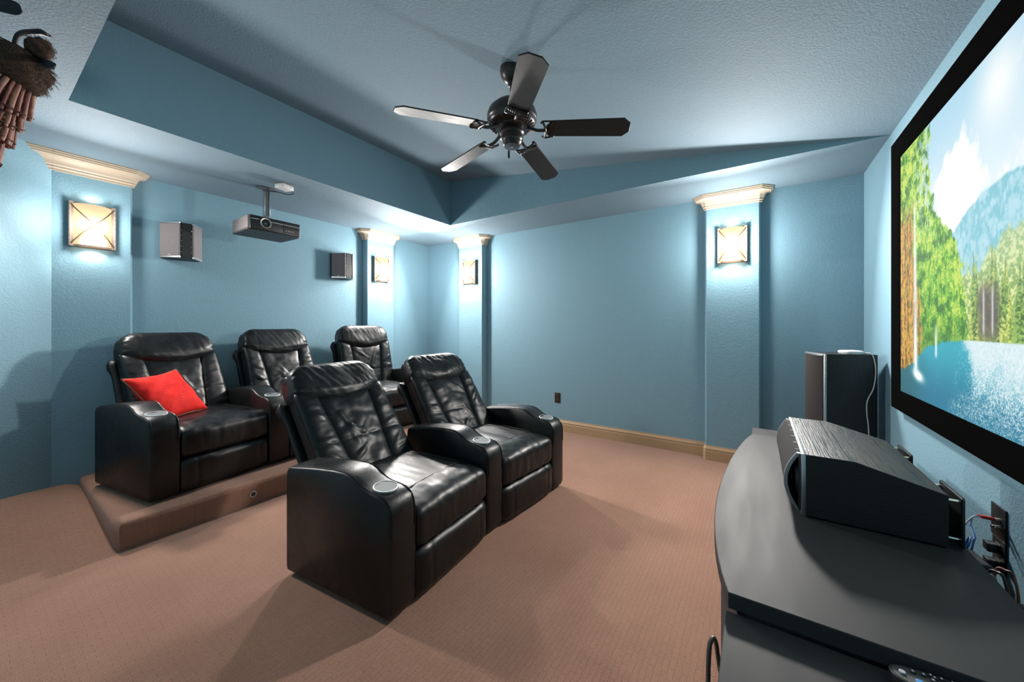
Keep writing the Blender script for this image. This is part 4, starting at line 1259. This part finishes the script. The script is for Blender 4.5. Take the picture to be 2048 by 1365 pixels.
# ------------------------------------------------------------------ tower speaker in the corner, puck and cable
def tower():
    a = R(20)
    root = empty('tower_speaker', (3.225, -.3755, 0), a, 'tall black ash tower speaker standing in the corner right of the screen-side pilaster', 'speaker')
    W, D, H = .245, .300, 1.05
    bm = bmesh.new(); box(bm, 0, W, -D, -.014, .03, H); mesh_obj('cabinet', bm, M['ash_z'], root, smooth=False, mods=(('bevel', .0015, 2),))
    bm = bmesh.new(); rbox(bm, -.001, W + .001, -.015, -.002, .03, H + .001, .003, 2); bf = mesh_obj('front_baffle', bm, M['silver'], root)
    n = 12
    A = [(.012 + (W - .024) * k / n, .002 + .022 * (1 - (2 * k / n - 1) ** 2)) for k in range(n + 1)]
    bm = bmesh.new(); prism(bm, A + [(W - .012, -.003), (.012, -.003)], 'z', .06, H - .012); gr = mesh_obj('grille', bm, M['grille_dark'], root, angle=30)
    A2 = [(x, y + .001) for x, y in A]
    bm = bmesh.new(); prism(bm, A2 + [(W - .012, -.003), (.012, -.003)], 'z', H - .012, H - .002); mesh_obj('grille_cap', bm, M['silver'], gr, angle=30)
    for cx in (.02, W - .02):
        for cy in (-.03, -D + .02):
            bm = bmesh.new(); lathe(bm, [(.016, .0002), (.016, .022), (.010, .032)], 14, center=(cx, cy, 0)); mesh_obj('foot', bm, M['black_matte'], root)
    return root, W, D, H
tw, TW_, TD, TH = tower()
ca_, sa_ = math.cos(R(20)), math.sin(R(20))
def tp(x, y): return (3.225 + x * ca_ - y * sa_, -.3755 + x * sa_ + y * ca_)
px_, py_ = tp(.062, -.185)
pk = empty('wifi_puck', (px_, py_, TH + .001), R(20), 'flat white round-edged wireless puck on top of the tower speaker', 'router')
bm = bmesh.new()
rings = []
for d, z in ((.006, .000), (.002, .006), (0, .014), (.003, .020), (.012, .0235), (.025, .0245)):
    ring = []
    for k in range(40):
        t = 2 * PI * k / 40; c, s = math.cos(t), math.sin(t)
        ring.append(bm.verts.new(((.060 - d) * math.copysign(abs(c) ** .62, c), (.060 - d) * math.copysign(abs(s) ** .62, s), z)))
    rings.append(ring)
for A, B in zip(rings, rings[1:]):
    for k in range(40): bm.faces.new((A[k], A[(k + 1) % 40], B[(k + 1) % 40], B[k]))
bm.faces.new(rings[0][::-1]); bm.faces.new(rings[-1])
mesh_obj('case', bm, M['white'], pk)
bm = bmesh.new()
def sp(y, z, off=.006):
    x, yy = tp(-off, y); return (x, yy, z)
x_, y_ = tp(.03, -.245)
ctrl = [(px_ + .02, py_ - .055, TH + .008), (x_, y_, TH + .010), sp(-.262, TH + .006, .004), sp(-.278, TH - .04), sp(-.285, TH - .12), sp(-.272, TH - .22), sp(-.240, TH - .30), sp(-.236, TH - .38), sp(-.245, TH - .47), sp(-.25, TH - .60), sp(-.27, .30), sp(-.29, .02)]
tube(bm, smooth_path(ctrl, 8), .0035, 8)
tag(mesh_obj('power_cable', bm, M['white_cable']), 'thin white cable hanging from the puck down the side of the tower speaker', 'cable')

# ------------------------------------------------------------------ remote control
def remote():
    root = empty('remote_control', (.9405, -.305, LZ + .001), R(-90 + 2), 'dark grey remote control with rows of keys on the low console end', 'remote control')
    L, Wd = .105, .026                          # half sizes, local x along the remote (towards the screen)
    def hwid(t):                                # t -1..1
        return Wd * (1 - .12 * (1 - t * t) * 0 ) * (max(0, 1 - abs(t) ** 7)) ** (1 / 2.4) * (1.0 - .10 * max(0, -t))
    bm = bmesh.new()
    rings = []
    for s, z in ((.80, 0.0), (.93, .006), (1.0, .014), (.985, .0195), (.93, .022)):
        ring = []
        n = 28
        for k in range(n + 1):
            t = -math.cos(PI * k / n); ring.append((L * t * (.98 + .02 * s), hwid(t * .999) * s, z))
        for k in range(n - 1, 0, -1):
            t = -math.cos(PI * k / n); ring.append((L * t * (.98 + .02 * s), -hwid(t * .999) * s, z))
        rings.append([bm.verts.new(p) for p in ring])
    for A, B in zip(rings, rings[1:]):
        for k in range(len(A)): bm.faces.new((A[k], A[(k + 1) % len(A)], B[(k + 1) % len(A)], B[k]))
    bm.faces.new(rings[0][::-1]); bm.faces.new(rings[-1])
    body = mesh_obj('body', bm, M['black_plastic'], root, angle=50)
    bm = bmesh.new()
    ring = []
    n = 28
    for k in range(n + 1):
        t = -math.cos(PI * k / n); ring.append((L * t * .96, hwid(t * .999) * .88, .0222))
    for k in range(n - 1, 0, -1):
        t = -math.cos(PI * k / n); ring.append((L * t * .96, -hwid(t * .999) * .88, .0222))
    prism(bm, [(p[0], p[1]) for p in ring], 'z', .0215, .0228); mesh_obj('face', bm, M['remote'], root, angle=50)
    def key(x, y, rx, ry, mat, mark=True, z=.0226, h=.0030):
        bm = bmesh.new()
        prism(bm, [(x + rx * math.copysign(abs(math.cos(2 * PI * k / 14)) ** .7, math.cos(2 * PI * k / 14)), y + ry * math.copysign(abs(math.sin(2 * PI * k / 14)) ** .7, math.sin(2 * PI * k / 14))) for k in range(14)], 'z', z, z + h)
        o = mesh_obj('key', bm, mat, root, angle=50, mods=(('bevel', .0007, 2),))
        if mark:
            bm = bmesh.new(); box(bm, x - .0012, x + .0012, y - ry * .5, y + ry * .5, z + h, z + h + .0003); mesh_obj('key_marking', bm, M['key_mark'], o, smooth=False)
    key(-.088, .000, .0045, .0045, M['key_grey'], False)
    for i in range(3): key(-.072 + .014 * i, .0135 - .0015 * (2 - i), .0048, .0034, M['key_dark'])
    key(-.069, -.011, .0050, .0050, M['key_blue'], False)
    for r in range(4):
        for c in range(4):
            if r == 0 and c == 3: continue
            key(-.052 + .0135 * r + .004, .0165 - .0108 * c - (.0 if r else .0), .0040, .0034, M['key_dark'])
    key(.012, .008, .009, .0036, M['key_dark']); key(.014, -.004, .0050, .0050, M['key_dark']); key(.025, -.002, .0055, .0050, M['key_green'], False)
    key(.036, -.006, .0050, .0046, M['key_grey'], False); key(.040, .006, .0050, .0046, M['key_grey'], False)
    for r in range(4):
        for c in range(3): key(.055 + .0115 * r, .012 - .012 * c, .0040, .0038, M['key_dark'])
remote()

# ------------------------------------------------------------------ wall plates, adapters and cables behind the console
mp_ = outlet('media_wall_plate', 1.988, YC, .5635, R(180), 'black media plate with red plugs on the wall under the screen', 'wall plate', M['black_plastic'], .092, .112)
for i, (dx, dz) in enumerate(((.012, .010), (-.010, .004), (.012, -.016), (-.010, -.022))):
    bm = bmesh.new(); lathe(bm, [(.005, 0), (.005, .012), (.0001, .012)], 12); bmesh.ops.transform(bm, matrix=Matrix.Translation((dx, -.006, dz)) @ Matrix.Rotation(R(90), 4, 'X'), verts=bm.verts); mesh_obj('jack', bm, M['chrome'], mp_)
for i, (dx, dz) in enumerate(((1.988 - .012, .5735), (1.988 + .010, .5675))):
    bm = bmesh.new(); tube(bm, smooth_path([(dx, YC + .018, dz), (dx - .001, YC + .030, dz + .001), (dx - .003, YC + .050, dz + .002)], 5), [.0062] * 5 + [.0058] * 4 + [.0045, .004], 10)
    tag(mesh_obj('red_plug', bm, M['red_plug']), ['red-sleeved plug of the pale wire in the black media plate', 'red-sleeved plug of the blue cable in the black media plate'][i], 'plug', 'red plugs in the media plate')
bm = bmesh.new(); tube(bm, smooth_path([(1.973, YC + .051, .5755), (1.968, YC + .066, .573), (1.958, YC + .085, .553), (1.955, YC + .102, .515), (1.965, YC + .108, .48), (1.985, YC + .10, .40), (1.99, YC + .10, .1), (1.99, YC + .10, .003)], 8), .0024, 6)
tag(mesh_obj('speaker_wire', bm, M['white_cable']), 'thin pale wire sagging from a red plug behind the console', 'wire')
bm = bmesh.new(); tube(bm, smooth_path([(1.995, YC + .051, .5695), (1.985, YC + .066, .560), (1.955, YC + .078, .545), (1.895, YC + .088, .530), (1.875, YC + .098, .515), (1.870, YC + .104, .490), (1.888, YC + .108, .478), (1.906, YC + .104, .495), (1.900, YC + .098, .522), (1.880, YC + .102, .528), (1.863, YC + .112, .508), (1.873, YC + .118, .482), (1.895, YC + .116, .478), (1.906, YC + .112, .50), (1.885, YC + .12, .525), (1.865, YC + .13, .50), (1.870, YC + .135, .40), (1.875, YC + .135, .02)], 7), .0030, 7)
tag(mesh_obj('network_cable', bm, M['blue_cable']), 'coiled blue cable hanging below the red plugs', 'cable')
pp2 = outlet('power_plate', 1.985, YC, .447, R(180), 'black power plate lower on the wall below the media plate', 'wall plate', M['black_plastic'], .080, .120)
for s in (-1, 1):
    bm = bmesh.new(); rbox(bm, -.017, .017, -.009, -.005, s * .028 - .016, s * .028 + .016, .003, 2); mesh_obj('receptacle', bm, M['key_dark'], pp2)
ad = empty('network_box', (1.795, YC + .125, 0), R(6), 'black box standing in the gap behind the console beside the blue cable', 'network box')
bm = bmesh.new(); rbox(bm, -.055, .055, -.026, .026, .012, .505, .010, 3); mesh_obj('case', bm, M['black_plastic'], ad)
bm = bmesh.new(); rbox(bm, -.062, .062, -.040, .040, .0005, .013, .004, 2); mesh_obj('stand', bm, M['black_plastic'], ad)
for i in range(2):
    bm = bmesh.new(); rbox(bm, 1.967, 2.003, YC + .010, YC + .036, .419 + .056 * i - .015, .419 + .056 * i + .015, .004, 2)
    tag(mesh_obj('power_plug', bm, M['black_plastic']), ['lower black plug in the power plate', 'upper black plug in the power plate'][i], 'plug', 'black plugs in the power plate')
ps = empty('power_strip', (1.48, YC + .075, 0), 0, 'black power box standing on the floor in the gap behind the console', 'power box')
bm = bmesh.new(); rbox(bm, -.16, .16, -.05, .05, .001, .470, .008, 2); mesh_obj('case', bm, M['black_matte'], ps)
lab = ['tan cable in the bundle behind the console, uppermost', 'dark cable in the bundle behind the console, second from the top', 'grey cable in the bundle behind the console, third from the top', 'thick black cable in the bundle behind the console, lowest']
for k in range(4):
    bm = bmesh.new(); o_ = .012 * k
    tube(bm, smooth_path([(1.69, YC + .07 + .018 * k, .003), (1.69, YC + .07 + .018 * k, .40 - o_), (1.70, YC + .075 + .018 * k, .505 - o_), (1.715, YC + .085 + .016 * k, .517 - o_), (1.73, YC + .10 + .014 * k, .500 - o_), (1.725 , YC + .105 + .014 * k, .38), (1.725, YC + .105 + .014 * k, .003)], 8), .0035 + .0006 * k, 7)
    tag(mesh_obj('cable', bm, [M['reed'], M['brown_cable'], M['mount'], M['black_plastic']][k]), lab[k], 'cable', 'cables bundled behind the console')
bm = bmesh.new()
tube(bm, smooth_path([(.93, .046, .35), (.915, .068, .50), (.90, .074, .562), (.885, .080, .575), (.868, .084, .553), (.855, .084, .45), (.85, .080, .2), (.86, .09, .03), (.95, .12, .006), (1.1, .14, .006)], 8), .0045, 8)
tag(mesh_obj('loose_cable', bm, M['brown_cable']), 'brown cable looping out over the front edge of the low console end', 'cable')

# ------------------------------------------------------------------ artificial palm leaning in beside the camera
def palm():
    root = empty('artificial_palm', (-.21, 2.02, 0), 0, 'artificial palm with a reed-wrapped trunk and coconut fibre at its crown, top left corner', 'palm')
    o_ = Vector((-.21, 2.02, 0))
    axis = [Vector(p) - o_ for p in ((-.21, 2.02, .26), (-.20, 2.05, .9), (-.10, 2.10, 1.5), (.008, 2.14, 1.86), (.068, 2.095, 2.02), (.125, 2.06, 2.17))]
    ax = smooth_path(axis, 12)
    rnd = random.Random(3)
    bm = bmesh.new(); lathe(bm, [(.09, .001), (.115, .02), (.135, .26), (.145, .30), (.13, .30), (.12, .27), (.001, .265)], 32); mesh_obj('pot', bm, M['sconce_metal'], root)
    bm = bmesh.new(); tube(bm, [p for p in ax[:-9]], .050, 14); mesh_obj('trunk_core', bm, M['reed'], root)
    # bundles of split reeds in overlapping tiers
    k = 0
    tiers = list(range(1, len(ax) - 13, 4))
    for ti in tiers:
        for j in range(26):
            a = 2 * PI * (j + .5 * (ti % 8 > 3)) / 26 + rnd.uniform(-.08, .08)
            pts = []; rr_ = rnd.uniform(-.008, .008)
            for s in range(7):
                i = min(ti + s, len(ax) - 2)
                t = (ax[i + 1] - ax[i - 1]).normalized(); u = Vector((1, 0, 0)); u = (u - t * u.dot(t)).normalized(); v = t.cross(u)
                rr = .058 + .026 * (1 - s / 6) * (1 if s else .96) + .5 * rr_
                pts.append(ax[i] + (u * math.cos(a) + v * math.sin(a)) * rr)
            tube(bm := (bmesh.new() if j == 0 else bm), smooth_path(pts, 5), rnd.uniform(.0042, .0072), 8)
        mesh_obj('reed_tier', bm, M['reed'], root, angle=80)
        bm = bmesh.new()
        i = min(ti + 1, len(ax) - 2); t = (ax[i + 1] - ax[i - 1]).normalized(); u = (Vector((1, 0, 0)) - t * t.x).normalized(); v = t.cross(u)
        tube(bm, [ax[i] + (u * math.cos(2 * PI * q_ / 40) + v * math.sin(2 * PI * q_ / 40)) * (.086 + .003 * math.sin(q_ * 2.6)) for q_ in range(40)], .0022, 5, closed=True)
        mesh_obj('twine', bm, M['twine'], root)
    # coconut fibre at the crown: matted body, a knob on the far side and short combed hairs
    top = ax[-1]
    def fibre_mat():
        m, n, l, p = newmat('brown_coconut_fibre')
        v = coords(n, l, (60, 60, 14))
        a = noise_tex(n, l, v, 3.0, 4, 0.7, 1.2)
        rr = ramp(n, l, a.outputs['Fac'], [(0.3, (0.018, 0.009, 0.006)), (0.55, (0.085, 0.042, 0.025)), (0.75, (0.20, 0.105, 0.062))])
        l.new(rr.outputs['Color'], p.inputs['Base Color']); p.inputs['Roughness'].default_value = .9
        bump(n, l, p, a.outputs['Fac'], 0.8, 0.01)
        return m
    fm = fibre_mat()
    C0, C1 = ax[-10], ax[-1]
    A_ = (C1 - C0).normalized(); B_ = A_.cross(Vector((0, 0, 1))).normalized(); D_ = A_.cross(B_)
    def body(i, j):
        th = 2 * PI * i; t = -.20 + 1.24 * j
        ph = math.sqrt(max(0, 1 - abs(2 * j - 1) ** 3))
        rr = .072 * ph * (1 + .20 * mn.noise(Vector((1.6 * math.cos(th), 1.6 * math.sin(th), t * 3))))
        return C0 + (C1 - C0) * t + (B_ * math.cos(th) + D_ * math.sin(th)) * rr
    bm = bmesh.new(); grid_shell(bm, body, 40, 24, closed_u=True); fo = mesh_obj('fibre_crown', bm, fm, root, angle=180)
    K0 = Vector((.150, 2.024, 2.182)) - o_
    def knob(i, j):
        th = 2 * PI * i; ph = PI * j
        d = Vector((math.sin(ph) * math.cos(th), math.sin(ph) * math.sin(th), math.cos(ph)))
        return K0 + d * (.033 * (1 + .28 * mn.noise(d * 1.7)))
    bm = bmesh.new(); grid_shell(bm, knob, 28, 18, closed_u=True); mesh_obj('fibre_knob', bm, fm, fo, angle=180)
    bm = bmesh.new()
    for q_ in range(900):
        i_, j_ = rnd.random(), .08 + .88 * rnd.random()
        p0 = body(i_, j_); p1 = body(i_ + .02 * rnd.gauss(0, 1), min(j_ + .05 + .05 * rnd.random(), .99))
        n_ = (p0 - (C0 + (C1 - C0) * (-.20 + 1.24 * j_))); n_.normalize()
        e_ = p1 - p0
        s_ = -1 if rnd.random() < .7 else 1
        tube(bm, [p0, p0 + e_ * .5 * s_ + n_ * .005, p0 + e_ * s_ + n_ * rnd.uniform(.004, .013)], [.0007, .0006, .0003], 3, caps=False)
    for q_ in range(160):
        i_, j_ = rnd.random(), rnd.uniform(.1, .9)
        p0 = knob(i_, j_); d = (p0 - K0).normalized(); sd = d.orthogonal().normalized(); sd.rotate(Matrix.Rotation(rnd.uniform(0, 6.28), 3, d))
        tube(bm, [p0 - d * .002, p0 + sd * .008 + d * .003, p0 + sd * .016 + d * rnd.uniform(.0, .006)], [.0007, .0006, .0003], 3, caps=False)
    hb = mesh_obj('fibre_hair', bm, M['fibre'], fo); hb['kind'] = 'stuff'
    # dark dyed fronds: centre line and half width
    for pts, wd, wv in (([(.06, 2.09, 2.12), (-.01, 2.07, 2.20), (.03, 2.03, 2.250), (.075, 2.01, 2.262), (.112, 1.996, 2.268)], .026, (0.1, 0.25, 1.0)),
                        ([(.125, 2.05, 2.15), (.146, 2.03, 2.140), (.160, 1.985, 2.118), (.172, 1.945, 2.094)], .017, (.5, .1, .8)),
                        ([(.10, 2.08, 2.16), (.11, 2.06, 2.215), (.145, 2.04, 2.238), (.165, 2.02, 2.235)], .016, (.3, .9, .1)),
                        ([(.07, 2.10, 2.15), (-.05, 2.14, 2.28), (-.18, 2.16, 2.32), (-.30, 2.17, 2.26)], .035, (.1, 1, .1)),
                        ([(.09, 2.09, 2.15), (.02, 2.20, 2.27), (-.06, 2.30, 2.30), (-.14, 2.38, 2.25)], .035, (1, .3, .1))):
        cl = smooth_path([Vector(p) - o_ for p in pts], 8); L = len(cl) - 1
        wv = Vector(wv).normalized()
        bm = bmesh.new()
        def fr(i, j):
            k = min(int(round(i * L)), L); t = k / L; a = -1 + 2 * j
            tg = (cl[min(k + 1, L)] - cl[max(k - 1, 0)]).normalized(); sv = (wv - tg * wv.dot(tg)).normalized(); up = tg.cross(sv)
            w_ = wd * (0.45 + .75 * t) * (1 if t < .8 else max(.05, math.sqrt(max(0, 1 - ((t - .8) / .2) ** 2.4))))
            return cl[k] + sv * (a * w_) + up * (.008 * a * a)
        grid_shell(bm, fr, L, 6)
        f_ = mesh_obj('frond', bm, M['leaf'], root, angle=80)
        so = f_.modifiers.new('t', 'SOLIDIFY'); so.thickness = .002
palm()
